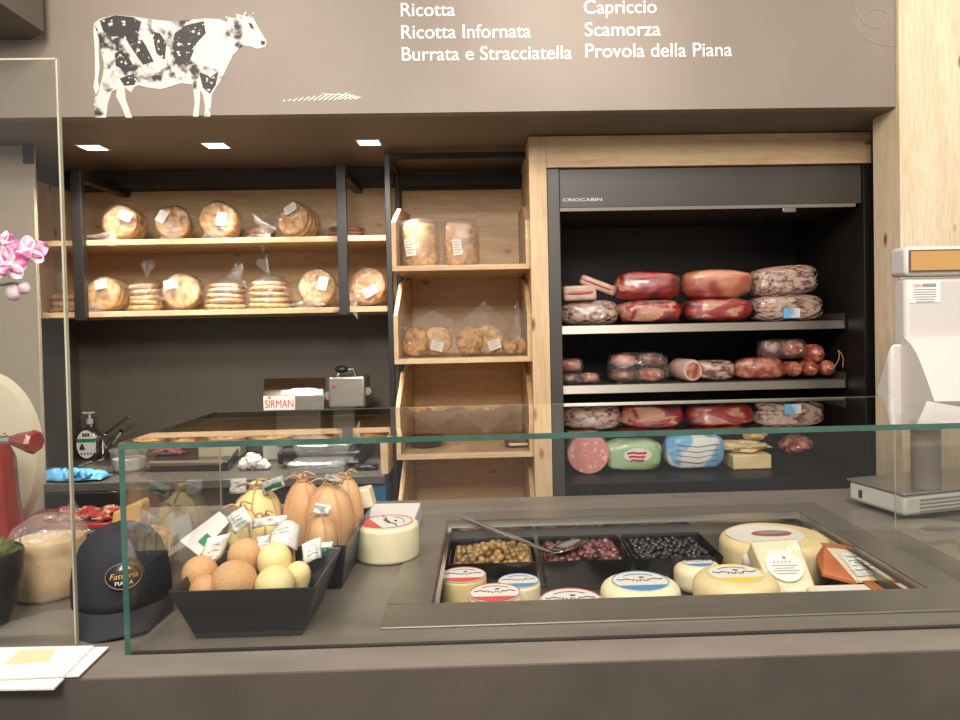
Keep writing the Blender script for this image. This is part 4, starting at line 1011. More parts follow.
def tagsheet(root, p, size, right, up, curl, green=False, name='paper_tag', txt=True):
    right, up = Vector(right).normalized(), Vector(up).normalized(); n = right.cross(up); p = Vector(p); w, h = size[0]*.86, size[1]*.8
    def fn(u, v, o=0):
        a = (u-.5)
        return p+right*w*a+up*h*(v-.5)+n*(curl*(1-4*a*a)+o+.010*noise.noise(p*60+Vector((u*3.2, v*2.6, 1))))
    t = MB().sheet(fn, 10, 4).build(name, M['label'], root, solid=.0008, smooth=60)
    if green: MB().sheet(lambda u, v: fn(.12+.76*u, .1+.5*v, .0009), 8, 3).build('green_print', M['green'], t, solid=.0004)
    if txt:
        m = MB()
        for i in range(3): m.tube([fn(.2+.05*i, .3+.2*i, .001), fn(.5, .33+.2*i, .001), fn(.78-.06*i, .3+.2*i, .001)], min(w, h)*.022, 5)
        m.build('printing', M['inkgrey'], t)
    return t
zt0 = CT+.006
GB, GC = 'small tied cheeses in the front tray', 'large tied cheeses in the rear tray'
B = {}
for key, lab, px, py, Y, rpx, mt in (
        ('a', 'smallest amber cheese low at front left corner of the front tray', 205, 590, 1.362, 15, 'provpink'),
        ('b', 'largest ribbed amber cheese ball at centre of the front tray', 234, 583, 1.372, 22.5, 'provpink'),
        ('c', 'straw-yellow ball at front right of the front tray, beside largest amber ball', 275, 585, 1.372, 19.5, 'provyellow'),
        ('d', 'ribbed amber ball at left edge of the front tray, above smallest one', 200, 573, 1.415, 17, 'provpink'),
        ('e', 'straw-yellow ball behind the front right yellow ball', 274.5, 559, 1.445, 16.5, 'provyellow'),
        ('f', 'small straw-yellow ball tucked against the right wall of the front tray', 298, 574, 1.43, 12.5, 'provyellow'),
        ('g', 'ribbed amber ball on top at the back of the front tray', 245, 555, 1.462, 16.5, 'provpink'),
        ('h', 'amber ball behind the topmost ribbed amber ball, partly under paper tags', 262, 566, 1.50, 13, 'provpink')):
    c = P(px, py, Y); r = rpx*Y/750
    B[key] = tied(lab, c, r, zt0, M['provnet' if key in 'bdg' else mt], 'ball', px, GB, ribs=40 if mt == 'provpink' and key in 'bdg' else 0)
bpy.context.view_layer.update()
tagsheet(B['d'], P(214, 550, 1.45), (.05, .075), (.75, .25, .1), (.35, .2, 1), .014, False)
tagsheet(B['g'], P(262, 545, 1.475), (.03, .045), (.5, .6, 0), (.1, .4, 1), .01, False)
tagsheet(B['e'], P(284, 541, 1.50), (.07, .07), (1, .1, 0), (0, .75, .6), .026)
tagsheet(B['f'], P(312, 551, 1.49), (.045, .05), (.8, .5, .2), (-.2, .5, 1), .012)
tagsheet(B['f'], P(322, 549, 1.54), (.05, .032), (1, .25, 0), (0, .4, 1), .003, True, txt=False)
def neck(px, py, Y, r0, h, mt, root):
    c = P(px, py, Y); q = [c+Vector((0, 0, -h/2)), c+Vector((.002, 0, 0)), c+Vector((0, 0, h/2))]
    MB().tube(q, [r0, r0*.8, r0*1.1], 12).build('neck', M[mt], root, smooth=60)
cd = thing('price_card', 'white card with a green patch leaning behind the left of the front tray', 'card', (0, 0, 0))
cq = [P(180, 541, 1.53), P(199, 556, 1.51), P(230, 521, 1.60), P(219, 512, 1.62)]
cd.location = cq[1]
MB().hexa(cq, [v+Vector((0, .002, .001)) for v in cq]).build('card', M['white'], cd, smooth=0)
def cqf(u, v): return (cq[0]*(1-u)+cq[3]*u)*(1-v)+(cq[1]*(1-u)+cq[2]*u)*v+Vector((0, -.0016, .0012))
gq = [cqf(.22, .55), cqf(.22, .92), cqf(.46, .92), cqf(.48, .55)]
MB().hexa(gq, [v+Vector((0, -.0006, .0004)) for v in gq]).build('green_patch', M['green'], cd, smooth=0)
neck(289, 546, 1.515, .012, .06, 'provpink', B['h'])
for lab, px, ybot, ytop, Y, rpx, mt, sd, st in (
        ('tall amber tied cheese at left of the rear tray\'s amber group', 303, 537, 474, 1.73, 20, 'provpink', .3, 5),
        ('largest amber tied cheese in the middle of the rear tray', 330, 540, 477, 1.70, 24, 'provpink', 1.1, 6),
        ('amber tied cheese at right back corner of the rear tray', 348, 531, 472, 1.80, 15, 'provpink', .8, 6),
        ('low amber tied cheese in front of the largest amber one, brown tag hanging', 322, 541, 510, 1.645, 15, 'provpink', 2.0, 4),
        ('large straw-yellow tied cheese at back left of the rear tray', 257, 530, 481, 1.72, 25, 'provyellow', .6, 6),
        ('yellow tied cheese in front of the large straw-yellow one, white tag on it', 241, 536, 503, 1.645, 19, 'provyellow', 1.7, 5),
        ('small yellow tied cheese in the rear tray behind the paper tags', 266, 541, 512, 1.65, 13, 'provyellow', 2.4, 5)):
    c = P(px, (ybot+ytop)/2, Y); zt_ = P(px, ytop, Y).z; zb_c = CT+.006; r = rpx*Y/750
    rt_ = tied(lab, c, r, zb_c, M[mt], zt_-zb_c, sd, GC, st)
    B[lab[:18]] = rt_
    if 'large straw' in lab:
        tagsheet(rt_, P(238, 486, 1.70), (.042, .042), (1, .1, 0), (0, .2, 1), .004)
        tagsheet(rt_, P(273, 485, 1.70), (.06, .032), (1, .2, .35), (-.3, .2, 1), .01, True, txt=False)
    if 'white tag' in lab: tagsheet(rt_, P(240, 520, 1.565), (.05, .05), (.8, .1, .5), (-.5, .2, .8), .005)
    if 'small yellow' in lab: tagsheet(rt_, P(270, 522, 1.57), (.085, .024), (1, 0, .1), (0, .4, 1), .012)
    if 'brown tag' in lab: tagsheet(rt_, P(322, 509, 1.58), (.04, .026), (1, 0, -.25), (.25, .3, 1), .002)
    if 'largest amber' in lab: tagsheet(rt_, P(334, 479, 1.68), (.05, .016), (1, 0, -.3), (.2, .3, 1), .006, txt=False)

# white board, wheel and wedge right of the trays
zw = CT+.05
bq = [Q(346, 541, zw), Q(408, 536, zw), Q(421, 502.5, zw), Q(374, 503.5, zw)]
wb = thing('white_foam_tray', 'white foam slab on the counter behind the red-labelled cheese wheel', 'tray', (sum(bq, Vector())/4)*1.0)
wb.location.z = CT+.001
MB().hexa([Vector((v.x, v.y, CT+.001)) for v in bq], bq).build('slab', M['white'], wb, bevel=.004, smooth=0)
cw = Q(386, 566, CT); rw = .0755
wheel('short cream cheese wheel with red-edged oval label right of the trays', 386.5, cw.y+rw*.92, CT+.082, rw, M['pecorino'], .3, 'red', .82, CT+.001, None).rotation_euler = (0, 0, -1.1)
c = P(366, 500, 1.84)
MB().prism([P(352, 512, 1.86), P(353, 492, 1.86), P(369, 488.5, 1.86), P(374, 507, 1.86)], (0, .05, 0)).build('cheese_wedge', M['pecorino'], label='cream cheese wedge standing behind the white foam slab and rear tray', cat='cheese', bevel=.004, smooth=0)

# ------------------------------------------------------------------ cap
cp = thing('baseball_cap', 'dark navy baseball cap with a round emblem, left of the glass guard', 'cap', (-.722, 1.475, CT+.001), .48)
R0, H0 = .088, .15
prof = [(R0*.99, 0), (R0*1.0, .02), (R0*.98, .05), (R0*.93, .08), (R0*.8, .112), (R0*.6, .134), (R0*.35, .146), (R0*.12, .15), (0, .151)]
m = MB().lathe(prof, 48, sy=1.05, nz=.035, seed=4)
m.f = [f for f in m.f if len(f) <= 4]
zoff = .028
m.v = [Vector((v.x, v.y-.012*(v.z/.15), v.z+zoff)) for v in m.v]
m.build('crown', M['cap'], cp, False, solid=.002, smooth=60)
def brim(u, v):
    a = PI*(1.08+.84*u); ri = R0*.985; ro = R0*(1+.60*math.sin(PI*u)**.55)
    r = ri+(ro-ri)*v; x = math.cos(a)*r*(1-.06*v); y = math.sin(a)*r*1.05
    s_ = x/R0
    z = zoff+.004-.030*(s_*s_)*.75*v-.026*v
    ca_, sa_ = math.cos(.48), math.sin(.48)
    X_, Y_ = -.722+ca_*x-sa_*y, 1.475+sa_*x+ca_*y
    X_ = min(X_, -.631)
    X_ = max(X_, -.745-.48*(Y_-1.345))
    if X_ < -.73: Y_ = max(Y_, 1.343)
    X_ += .722; Y_ -= 1.475
    return (ca_*X_+sa_*Y_, -sa_*X_+ca_*Y_, z)
MB().sheet(brim, 30, 8).build('brim', M['cap'], cp, False, solid=.004, smooth=60)
MB().blob((0, -.012, .151+zoff), (.008, .008, .005), 0, 1, nu=14, nv=8).build('button', M['cap'], cp, False)
# emblem on the crown front
def onc(x, z):
    rr_ = .0905-.10*max(0, z-.05)**1.25*1.35
    y = -math.sqrt(max(1e-5, rr_*rr_-x*x))*1.05
    return Vector((x, y-.008-.012*(z-zoff)/.15, z))
ez = .102
pts = [onc(.030*math.cos(a), ez+.024*math.sin(a)) for a in [2*PI*i/36 for i in range(36)]]
cen = onc(0, ez)
m = MB(); m.add([cen]+pts, [(0, 1+i, 1+(i+1) % 36) for i in range(36)])
em = m.build('emblem', M['blackplastic'], cp, False, solid=.0015, smooth=60)
m = MB(); m.tube([p+Vector((0, -.001, 0)) for p in pts], .0008, 5, True)
m.build('emblem_border', M['scalegrey'], em, False)
def emtext(s, w, z, mt, nm, sh=0):
    o = text(s, nm, M[mt], em, (0, 0, 0), width=w, ext=.0006, bold=.003, shear=sh)
    off = em.matrix_parent_inverse
    base_ = Vector(cp.location)
    for v in o.data.vertices:
        x = v.co.x+base_.x-w/2; zz = v.co.z+base_.z
        q = onc(x, z+zz); v.co = q+Vector((0, -.0016, 0))
emtext('Fattoria', .047, ez-.004, 'gold', 'emblem_script', .3)
emtext('PIANA', .030, ez-.016, 'label', 'emblem_lettering')
MB().prism([onc(-.008, ez+.012)+Vector((0, -.0012, 0)), onc(.012, ez+.012)+Vector((0, -.0012, 0)), onc(.006, ez+.019)+Vector((0, -.0012, 0)), onc(.001, ez+.016)+Vector((0, -.0012, 0)), onc(-.003, ez+.021)+Vector((0, -.0012, 0))], (0, -.0006, 0)).build('emblem_mountain', M['label'], em, False, smooth=0)

# ------------------------------------------------------------------ papers on the counter front
def sheetpaper(label, quad, z, th, extra=None):
    q = [Q(x, y, z) for x, y in quad]
    o = MB().hexa(q, [v+Vector((0, 0, th)) for v in q]).build('leaflet', M['white'], label=label, cat='paper', group='white leaflets on the counter', smooth=0)
    return o
sheetpaper('bottom white leaflet sticking out over the counter edge', [(-60, 692), (54, 690), (68, 676), (-60, 676)], CT+.0008, .003)
sheetpaper('middle white leaflet showing a strip to the right of the top one', [(-60, 683), (79, 677), (109, 648), (-60, 652)], CT+.0042, .0025)
tp = sheetpaper('top white leaflet with a faint yellow print at counter\'s left front', [(-60, 681.5), (65, 676.5), (94, 647), (-60, 650)], CT+.0072, .0025)
q = [Q(x, y, CT+.0099) for x, y in ((4, 665), (48, 662), (56, 649), (20, 650))]
MB().hexa(q, [v+Vector((0, 0, .0003)) for v in q]).build('yellow_colour', plain('pale_yellow_patch', srgb(214, 190, 150), .6), tp, smooth=0)  # pale yellow patch laid on the top leaflet

# ------------------------------------------------------------------ left end of the counter
# orchid
orc = thing('potted_orchid', 'white and magenta orchid in a dark pot at far left behind the screen', 'plant', (P(-22, 600, 1.43).x, 1.43, CT+.001))
rp = (P(22, 560, 1.43).x-orc.location.x)*.9
MB().lathe([(0, .002), (rp*.62, 0), (rp*.8, .03), (rp*.97, .085), (rp*1.02, .135), (rp*.98, .14), (rp*.9, .125), (0, .12)], 40).build('pot', M['blackplastic'], orc, False, smooth=50)
m = MB().blob((0, 0, .128), (rp*.93, rp*.93, .03), .25, 3, 4)
for i in range(60):
    a = random.uniform(0, 6.28); r_ = random.uniform(.3, .93)*rp; p0 = Vector((math.cos(a)*r_, math.sin(a)*r_, .13))
    m.tube([p0, p0+Vector((random.uniform(-.02, .02), random.uniform(-.02, .02), random.uniform(.02, .045)))], [.0015, .0006], 5)
m.build('moss', M['soil'], orc, False)
ol = Vector(orc.location)
st_ = smoothpath([Vector((0, 0, .13)), Vector((-.02, 0, .35)), Vector((-.03, -.01, .56)), P(-6, 292, 1.44)-ol+Vector((-.02, 0, .04)), P(0, 286, 1.44)-ol, P(10, 283, 1.43)-ol, P(18, 284, 1.43)-ol])
MB().tube(st_, .0028, 8).build('stem', M['stem'], orc, False)
for a in (.4, 1.9, 3.6, 5.2):
    def leaf(u, v, a=a):
        L = .13*u; w_ = .024*math.sin(PI*min(1, .1+.9*u))*(v*2-1)
        return Vector((math.cos(a)*(.01+L)-math.sin(a)*w_, math.sin(a)*(.01+L)+math.cos(a)*w_, .14+.06*u-.10*u*u))
    if a in (1.9, 3.6): MB().sheet(leaf, 10, 4).build('leaf', M['stem'], orc, False, solid=.002)
def flower(px, py, Y, s, face, seed):
    c = P(px, py, Y)-ol; q = Vector(face).normalized().to_track_quat('Z', 'Y').to_matrix().to_4x4(); q.translation = c
    root = None
    def petal(a, L, w_, lift, mt, nm, par):
        def fn(u, v):
            x = L*u; y = w_*math.sin(PI*min(1, .08+.9*u))**.7*(v*2-1)
            return q @ (rotm(0, 0, a) @ Vector((x, y, lift*u*u*L+.12*L*(v*2-1)**2*u)))
        return MB().sheet(fn, 8, 6).build(nm, M[mt], par, False, solid=.001, smooth=60)
    root = MB().blob(c, (s*.13, s*.13, s*.13), 0, 1, nu=12, nv=8).build('flower', M['petalwhite'], orc, False)
    for k_, a in enumerate((.3, 2.84)): petal(a, s*.55, s*.3, .1, 'petalpink', 'petal', root)
    for a in (PI/2, PI*1.22, PI*1.78): petal(a, s*.5, s*.2, .05, 'petalwhite', 'sepal', root)
    MB().sheet(lambda u, v: q @ Vector(((v*2-1)*s*.14*(1-.4*u), -s*.3*u, s*.18*math.sin(2.2*u)+.01)), 6, 5).build('lip', M['petalpink'], root, False, solid=.001)
flower(28, 252, 1.43, .062, (.55, -1, .2), 1)
flower(7, 266, 1.41, .07, (.25, -1, .1), 2)
flower(3, 243, 1.46, .05, (-.3, -1, .5), 3)
for px, py, s in ((14, 293, .013), (24, 288, .01)):
    c = P(px, py, 1.43)-ol; MB().blob(c, (s*1.1, s, s*1.2), .15, px, nu=16, nv=10).build('bud', M['petalwhite'], orc, False)
# red slicer with its cream guard
rs = thing('red_slicer', 'red enamelled hand slicer with chrome shaft and cream wheel at far left', 'slicer', (P(-15, 520, 1.75).x, 1.75, CT+.001))
rl = Vector(rs.location)
m = MB().lathe([(0, 0), (.1, 0), (.1, .02), (.078, .06), (.066, .16), (.062, .26), (.05, .295), (0, .31)], 32, sx=1, sy=1.2)
m.build('body', M['redenamel'], rs, False, smooth=50)
hk0, hk1, hk2 = P(-6, 441, 1.62)-rl, P(13, 440, 1.60)-rl, P(37, 442.5, 1.585)-rl
MB().tube([hk0+Vector((-.02, .06, 0)), hk0, hk1], .010, 14).build('shaft', M['chrome'], rs, False)
dd = (hk2-hk1); q = dd.to_track_quat('Z', 'Y').to_matrix().to_4x4(); q.translation = hk1; L = dd.length
MB().lathe([(0, -.002), (.011, 0), (.015, L*.2), (.023, L*.72), (.026, L*.86), (.021, L*.98), (0, L)], 8, mat=q).build('knob', M['redenamel'], rs, False, smooth=20)
wc = P(-12, 455, 1.95)-rl; Rw = P(44, 420, 1.95).x-rl.x-wc.x
MB().lathe([(0, -.03), (Rw*.7, -.03), (Rw*.93, -.02), (Rw, 0), (Rw*.93, .02), (Rw*.7, .03), (0, .03)], 64, mat=Matrix.Translation((wc.x, wc.y, .24)) @ rotm(PI/2, 0, 0), sy=1.5).build('guard_wheel', M['cream'], rs, False, smooth=40)
# bagged bread on the counter
lb_ = Q(48, 590, CT)
bb = thing('bagged_round_loaf', 'pale round loaf in crinkled clear plastic bag beside the dark pot', 'bread', (P(49, 560, 1.595).x, 1.595, CT+.001))
r_ = .068
MB().lathe([(0, .003), (r_*.86, .002), (r_*.97, .012), (r_, .045), (r_*1.0, .085), (r_*.98, .095), (r_*1.02, .103), (r_*.98, .118), (r_*.6, .124), (0, .126)], 40, nz=.03, seed=3).build('loaf', plain('pale_loaf', srgb(226, 192, 148), .6, c2=srgb(208, 168, 120), scale=12, bmp=.2, bscale=40), bb, False, smooth=50)
MB().lathe([(0, .001), (r_*.95, .0005), (r_*1.06, .012), (r_*1.07, .06), (r_*1.05, .11), (r_*1.1, .128), (r_*.95, .145), (r_*.5, .165), (0, .17)], 44, nz=.1, seed=6).build('plastic_bag', M['filmcloudy'], bb, False, smooth=60)
twist(bb, (.03, -.01, .155), (.9, -.2, .1), .05, .03, 3, M['film'])
twist(bb, (-.05, -.03, .03), (-.4, -.6, -.28), .05, .03, 5, M['film'])
# cured meat, wedge, loaf behind the cap
ct_ = thing('cured_meat_tray', 'red tray of sliced cured meat behind the bagged loaf', 'tray', (P(72, 505, 1.95).x, 1.95, CT+.001))
a, b = P(18, 505, 1.95).x-ct_.location.x, P(122, 505, 1.95).x-ct_.location.x
MB().box((a, -.07, .06), (b, .10, .075)).build('tray', M['redtray'], ct_, False, bevel=.004)
MB().box((a+.02, -.05, 0), (b-.02, .08, .06)).build('stand', M['blackplastic'], ct_, False)
m = MB()
for i in range(24):
    x = b-.02-.019*(i % 8); m.blob((x, -.05+.03*(i//8), .084+.004*(i % 3)), (.017, .018, .008), .5, i, 3, nu=14, nv=8)
m.build('sliced_meat', M['ham'], ct_, False, smooth=60)
m = MB().sheet(lambda u, v: Vector((b-.16+.14*u, -.075+.03*v+.01*noise.noise(Vector((u*5, v*5, 1))), .05+.045*v+.012*noise.noise(Vector((u*6, v*4, 2))))), 16, 6)
m.build('film_cover', M['filmcloudy'], ct_, False, smooth=60)
c = P(124, 515, 1.80)
wq = [Vector((P(106, 527, 1.80).x, 1.8, CT+.001)), P(112, 513, 1.80), P(139, 501, 1.80), P(141, 505, 1.80), Vector((P(134, 519, 1.80).x, 1.8, CT+.001))]
MB().prism(wq, (0, .05, 0)).build('cheese_wedge', M['tan'], label='tan-rinded cheese wedge behind the cap and red tray', cat='cheese', bevel=.006, bseg=3, smooth=0)
lw = P(153, 520, 1.72)
bl_ = thing('bagged_crusty_loaf', 'golden crusty loaf in film behind the cap, beside glass side pane', 'bread', (lw.x-.008, 1.70, CT+.001))
MB().blob((0, 0, .055), (.062, .07, .055), .1, 4, 2, flat=.95).build('loaf', M['bread'], bl_, False, smooth=60)
MB().blob((0, 0, .057), (.066, .074, .056), .12, 4, 2.5, flat=.97).build('plastic_bag', M['film'], bl_, False, smooth=60)

# ------------------------------------------------------------------ back worktop with sink, slicer and small things
WT, WF = .86, 3.07
bw = thing('back_worktop', 'grey worktop along the back wall with dark and blue fronts', 'worktop', (-1.1, 3.4, 0))
MB().box((NX+.002, WF+.032, WT-.035), (pe+.0019, WB-.002, WT)).box((pe+.002, WF, WT-.035), (-.432, WB-.002, WT)).build('worktop_board', M['worktopgrey'], bw, bevel=.003)
xs_ = P(352, 490, WF).x
MB().box((pe+.002, WF+.032, 0), (xs_, WB-.01, WT-.0355)).build('dark_cabinet_front', M['blackmetal'], bw)
MB().box((xs_+.001, WF+.02, 0), (-.432, WB-.01, WT-.0355)).build('blue_cabinet_front', M['bluecab'], bw)
MB().box((pe+.01, WF-.012, WT-.11), (P(120, 490, WF).x, WF+.031, WT-.036)).build('drawer_front', M['blackplastic'], bw, bevel=.003)
def wt(px, py): p = Q(px, py, WT); return Vector((p.x, p.y, WT+.001))
# sink
a, b = wt(48, 471), wt(150, 458)
sk = thing('steel_sink', 'steel sink rim set in the back worktop left of the slicer', 'sink', (a.x+.25, 3.45, WT+.0005))
t = MB(); x0, x1, y0, y1 = P(60, 470, 3.3).x, P(150, 470, 3.3).x, 3.22, 3.62
for q0, q1 in (((x0, y0), (x1, y0+.02)), ((x0, y1-.02), (x1, y1)), ((x0, y0+.02), (x0+.02, y1-.02)), ((x1-.02, y0+.02), (x1, y1-.02))): t.box((q0[0], q0[1], WT+.0005), (q1[0], q1[1], WT+.007))
t.build('sink_rim', M['steelbright'], sk, smooth=0)
MB().box((x0+.02, y0+.02, WT+.0005), (x1-.02, y1-.02, WT+.002)).build('basin', M['steel'], sk, smooth=0)
fc_ = P(103, 452, 3.66)
fa = thing('sink_faucet', 'chrome lever faucet behind the sink beside the soap bottle', 'faucet', (fc_.x, 3.66, WT+.001))
fl = Vector(fa.location)
MB().tube([Vector((0, 0, 0)), Vector((.005, -.01, .09)), P(105, 434, 3.64)-fl], .013, 12).build('body', M['chrome'], fa, False, smooth=60)
MB().tube([P(105, 434, 3.64)-fl, P(118, 425, 3.62)-fl, P(129.5, 416.5, 3.6)-fl], [.007, .006, .008], 10).build('lever', M['chrome'], fa, False, smooth=60)
MB().tube([P(105, 436, 3.64)-fl+Vector((0, -.02, 0)), P(108, 448, 3.5)-fl, P(114, 442, 3.42)-fl, P(121, 431, 3.4)-fl], .010, 12).build('spout', M['chrome'], fa, False, smooth=60)
so = thing('soap_bottle', 'dark oval soap pump bottle with green and white label on back worktop', 'bottle', (P(90.5, 440, 3.66).x, 3.66, WT+.001))
MB().lathe([(0, 0), (.045, 0), (.058, .02), (.064, .06), (.058, .11), (.035, .145), (.016, .155), (.016, .165), (0, .166)], 32, sy=.6).build('bottle_body', M['soapdark'], so, False, smooth=60)
l = MB().lathe([(0, 0), (.048, 0), (.048, .002), (0, .003)], 36, mat=Matrix.Translation((0, -.0385, .075)) @ rotm(PI/2, 0, 0), sx=.95, sy=1.4).build('label', M['label'], so, False)
MB().box((-.044, -.0425, .085), (.044, -.0418, .102)).build('green_band', M['green'], l, False)
MB().lathe([(0, 0), (.013, .0), (.011, .012), (.003, .028), (0, .03)], 20, c=(-.018, -.043, .05), sy=.15).build('drop', M['ink'], l, False)
t = MB()
for i in range(4): t.box((-.026+.015*i, -.0426, .027), (-.018+.015*i, -.0418, .034))
for i in range(3): t.box((-.016+.012*i, -.0426, .112), (-.007+.012*i, -.0418, .128))
t.build('printing', M['ink'], l, False)
MB().lathe([(.014, .166), (.016, .17), (.016, .19), (.006, .194), (.006, .215), (.014, .218), (.014, .225), (0, .227)], 20).build('pump', M['scale'], so, False)
MB().tube([Vector((-.028, -.01, .222)), Vector((.024, 0, .222))], .005, 8).build('pump_spout', M['scale'], so, False)
tbp = wt(123, 474)
tb = thing('clear_tub', 'clear lidded plastic tub half full of white cheese by the sink', 'tub', (tbp.x, tbp.y+.06, WT+.008))
MB().lathe([(0, 0), (.066, 0), (.076, .085), (.073, .085), (.063, .004), (0, .004)], 32).build('tub_wall', M['clearplastic'], tb, False)
MB().lathe([(0, .005), (.060, .006), (.066, .05), (0, .055)], 28).build('white_contents', M['white'], tb, False)
MB().lathe([(0, .0865), (.08, .086), (.08, .092), (0, .094)], 32).build('lid', M['clearplastic'], tb, False)
MB().blob((.02, -.01, .102), (.045, .035, .008), .4, 2, 3).build('crumpled_film', M['white'], tb, False)
# blue gloves
g0, g1 = wt(46, 477), wt(117, 475)
gl_ = thing('blue_glove', 'crumpled light blue disposable gloves at the worktop edge', 'glove', ((g0.x+g1.x)/2, WF+.07, WT+.001))
wg = (g1.x-g0.x)
def gfn(u, v):
    return Vector((-wg/2+wg*u, -.055+.11*v+.02*noise.noise(Vector((u*5, v*3, 4))), .008+.038*(math.sin(PI*u)**.4)*math.sin(PI*v)*(1+.8*noise.noise(Vector((u*11, v*4, 1))))))
MB().sheet(gfn, 40, 10).build('glove_sheet', M['nitrile'], gl_, False, solid=.002, smooth=60)
m = MB()
for i in range(5): m.tube(smoothpath([Vector((wg*(.02+.07*i), -.03+.02*(i % 2), .02)), Vector((wg*(.04+.07*i), -.05, .04+.008*(i % 2))), Vector((wg*(.07+.075*i), -.055, .014+.01*(i % 3)))]), .013, 10)
m.build('fingers', M['nitrile'], gl_, False, smooth=60)
# black tray with steel rim
q = [wt(150, 472), wt(228, 471), wt(240, 454), wt(165, 455)]
bt = thing('steel_oven_tray', 'dark oven tray with bright steel front edge on the worktop', 'tray', (sum(q, Vector())/4))
q = [Vector((v.x, v.y, WT+.001)) for v in q]; up = Vector((0, 0, .035))
t = MB(); t.hexa(q, [v+Vector((0, 0, .004)) for v in q]); t.build('tray_base', M['blackgloss'], bt, smooth=0)
t = MB()
for i in range(4): t.tube([q[i]+up, q[(i+1) % 4]+up], .006, 8); t.hexa([q[i], q[(i+1) % 4], q[(i+1) % 4]+Vector((0, .003, 0)), q[i]+Vector((0, .003, 0))], [q[i]+up, q[(i+1) % 4]+up, q[(i+1) % 4]+up+Vector((0, .003, 0)), q[i]+up+Vector((0, .003, 0))])
t.build('tray_walls', M['blackgloss'], bt, smooth=30)
MB().tube([q[0]+up*1.18, q[1]+up*1.18], .007, 8).build('front_rim', M['steelbright'], bt)
pc = wt(166, 463)
MB().sheet(lambda u, v: Vector((pc.x-.07+.14*u, pc.y-.02+.08*v, WT+.042+.02*math.sin(PI*u)+.014*noise.noise(Vector((u*6, v*5, 2))))), 18, 8).build('pink_cloth', M['pinkcloth'], label='small crumpled pink cloth lying over the dark oven tray', cat='cloth', solid=.003)
cc = wt(250, 472)
m = MB()
for i, (dx, dz, r_) in enumerate(((-.035, .025, .03), (0, .035, .038), (.035, .022, .028), (-.01, .055, .024), (.055, .014, .02))): m.blob((cc.x+dx, cc.y+.05, WT+dz), (r_, r_, r_*.85), .35, i, 2.5, nu=20, nv=12)
m.build('crumpled_paper', M['white'], label='crumpled white paper towel on the worktop left of clear boxes', cat='paper towel', smooth=60)
# plastic boxes
def clam(label, px, py, w, d, z):
    p = wt(px, py); t = thing('clear_food_box', label, 'box', (p.x, p.y+d/2, z), 0, 'clear plastic boxes')
    m = MB(); i0 = .014; hb_ = .04
    o0 = [(-w/2+i0, -d/2+i0, 0), (w/2-i0, -d/2+i0, 0), (w/2-i0, d/2-i0, 0), (-w/2+i0, d/2-i0, 0)]
    o1 = [(-w/2, -d/2, hb_), (w/2, -d/2, hb_), (w/2, d/2, hb_), (-w/2, d/2, hb_)]
    m.add(o0+o1, [(3, 2, 1, 0)]+[(k_, (k_+1) % 4, 4+(k_+1) % 4, 4+k_) for k_ in range(4)])
    m.build('box_base', M['clearplastic'], t, False, solid=.0012, smooth=0)
    m = MB(); m.add([(x*1.03, y*1.03, hb_+.001) for x, y, z_ in o1]+[(x*.88, y*.88, hb_+.012) for x, y, z_ in o1], [(4, 5, 6, 7)]+[(k_, (k_+1) % 4, 4+(k_+1) % 4, 4+k_) for k_ in range(4)])
    m.build('box_lid', M['clearplastic'], t, False, solid=.0012, smooth=0)
clam('lower clear plastic box of the stack on the worktop', 316, 475, .24, .16, WT+.001)
clam('upper clear plastic box on the stack, set slightly back', 322, 469, .24, .16, WT+.056)
# slicer
sl = thing('meat_slicer', 'steel meat slicer with red and white maker\'s plate under the bread shelves', 'slicer', (P(316, 440, 3.42).x, 3.42, WT+.001))
so_ = Vector(sl.location)
def L_(px, py, Y): return P(px, py, Y)-so_
zb0 = .0
x0, x1 = L_(285, 440, 3.4).x, L_(366, 440, 3.4).x
MB().box((x0, -.16, .018), (x1, .2, .075)).build('base', M['blackgloss'], sl, False, bevel=.012, bseg=3)
MB().box((x0+.03, -.165, .02), (x1-.01, -.161, .045)).build('base_trim', M['steelbright'], sl, False)
t = MB()
for dx in (x0+.04, x1-.04):
    for dy in (-.11, .15): t.cyl((dx, dy, 0), (dx, dy, .018), .02)
t.build('rubber_foot', M['blackplastic'], sl, False)
# sloped product plate and its upright front
a0, a1 = L_(263, 396, 3.38), L_(324, 395, 3.38); b0, b1 = L_(266, 378, 3.47), L_(327, 377.5, 3.47)
zf0, zf1 = a0.z, b0.z
yb0 = -.04; _pt = so_+Vector(((a0.x+a1.x)/2, yb0+.05, (zf0+zf1)/2))
_h = (Q(216, 145, SOF)-_pt).normalized()+(Vector((0, 0, EYE))-_pt).normalized()
yb1 = yb0+(zf1-zf0)*(_h.z/-_h.y)      # tilted as in the photograph, where it mirrors a ceiling light
a0, a1, b0, b1 = Vector((a0.x, yb0, zf0)), Vector((a1.x, yb0, zf0)), Vector((b0.x, yb1, zf1)), Vector((b1.x, yb1, zf1))
th = Vector((0, .012, -.012))
MB().hexa([a0, a1, b1, b0], [a0+th, a1+th, b1+th, b0+th]).build('product_plate', M['steelbright'], sl, False, bevel=.003, smooth=0)
zl0 = L_(263, 411, 3.38).z
MB().box((a0.x, yb0, zl0), (a1.x, yb0+.012, zf0-.001)).build('front_plate', M['steel'], sl, False, bevel=.003)
MB().box((a0.x+.05, yb0+.013, .075), (a1.x-.02, yb0+.12, zf0-.02)).build('carriage', M['steel'], sl, False, bevel=.006)
s0, s1 = L_(262.5, 411, 3.36), L_(294, 396.5, 3.36)
sg = MB().box((s0.x, yb0-.006, s0.z), (s1.x, yb0-.0005, s1.z)).build('maker_plate', M['label'], sl, False, bevel=.002, label='white plate with red lettering')
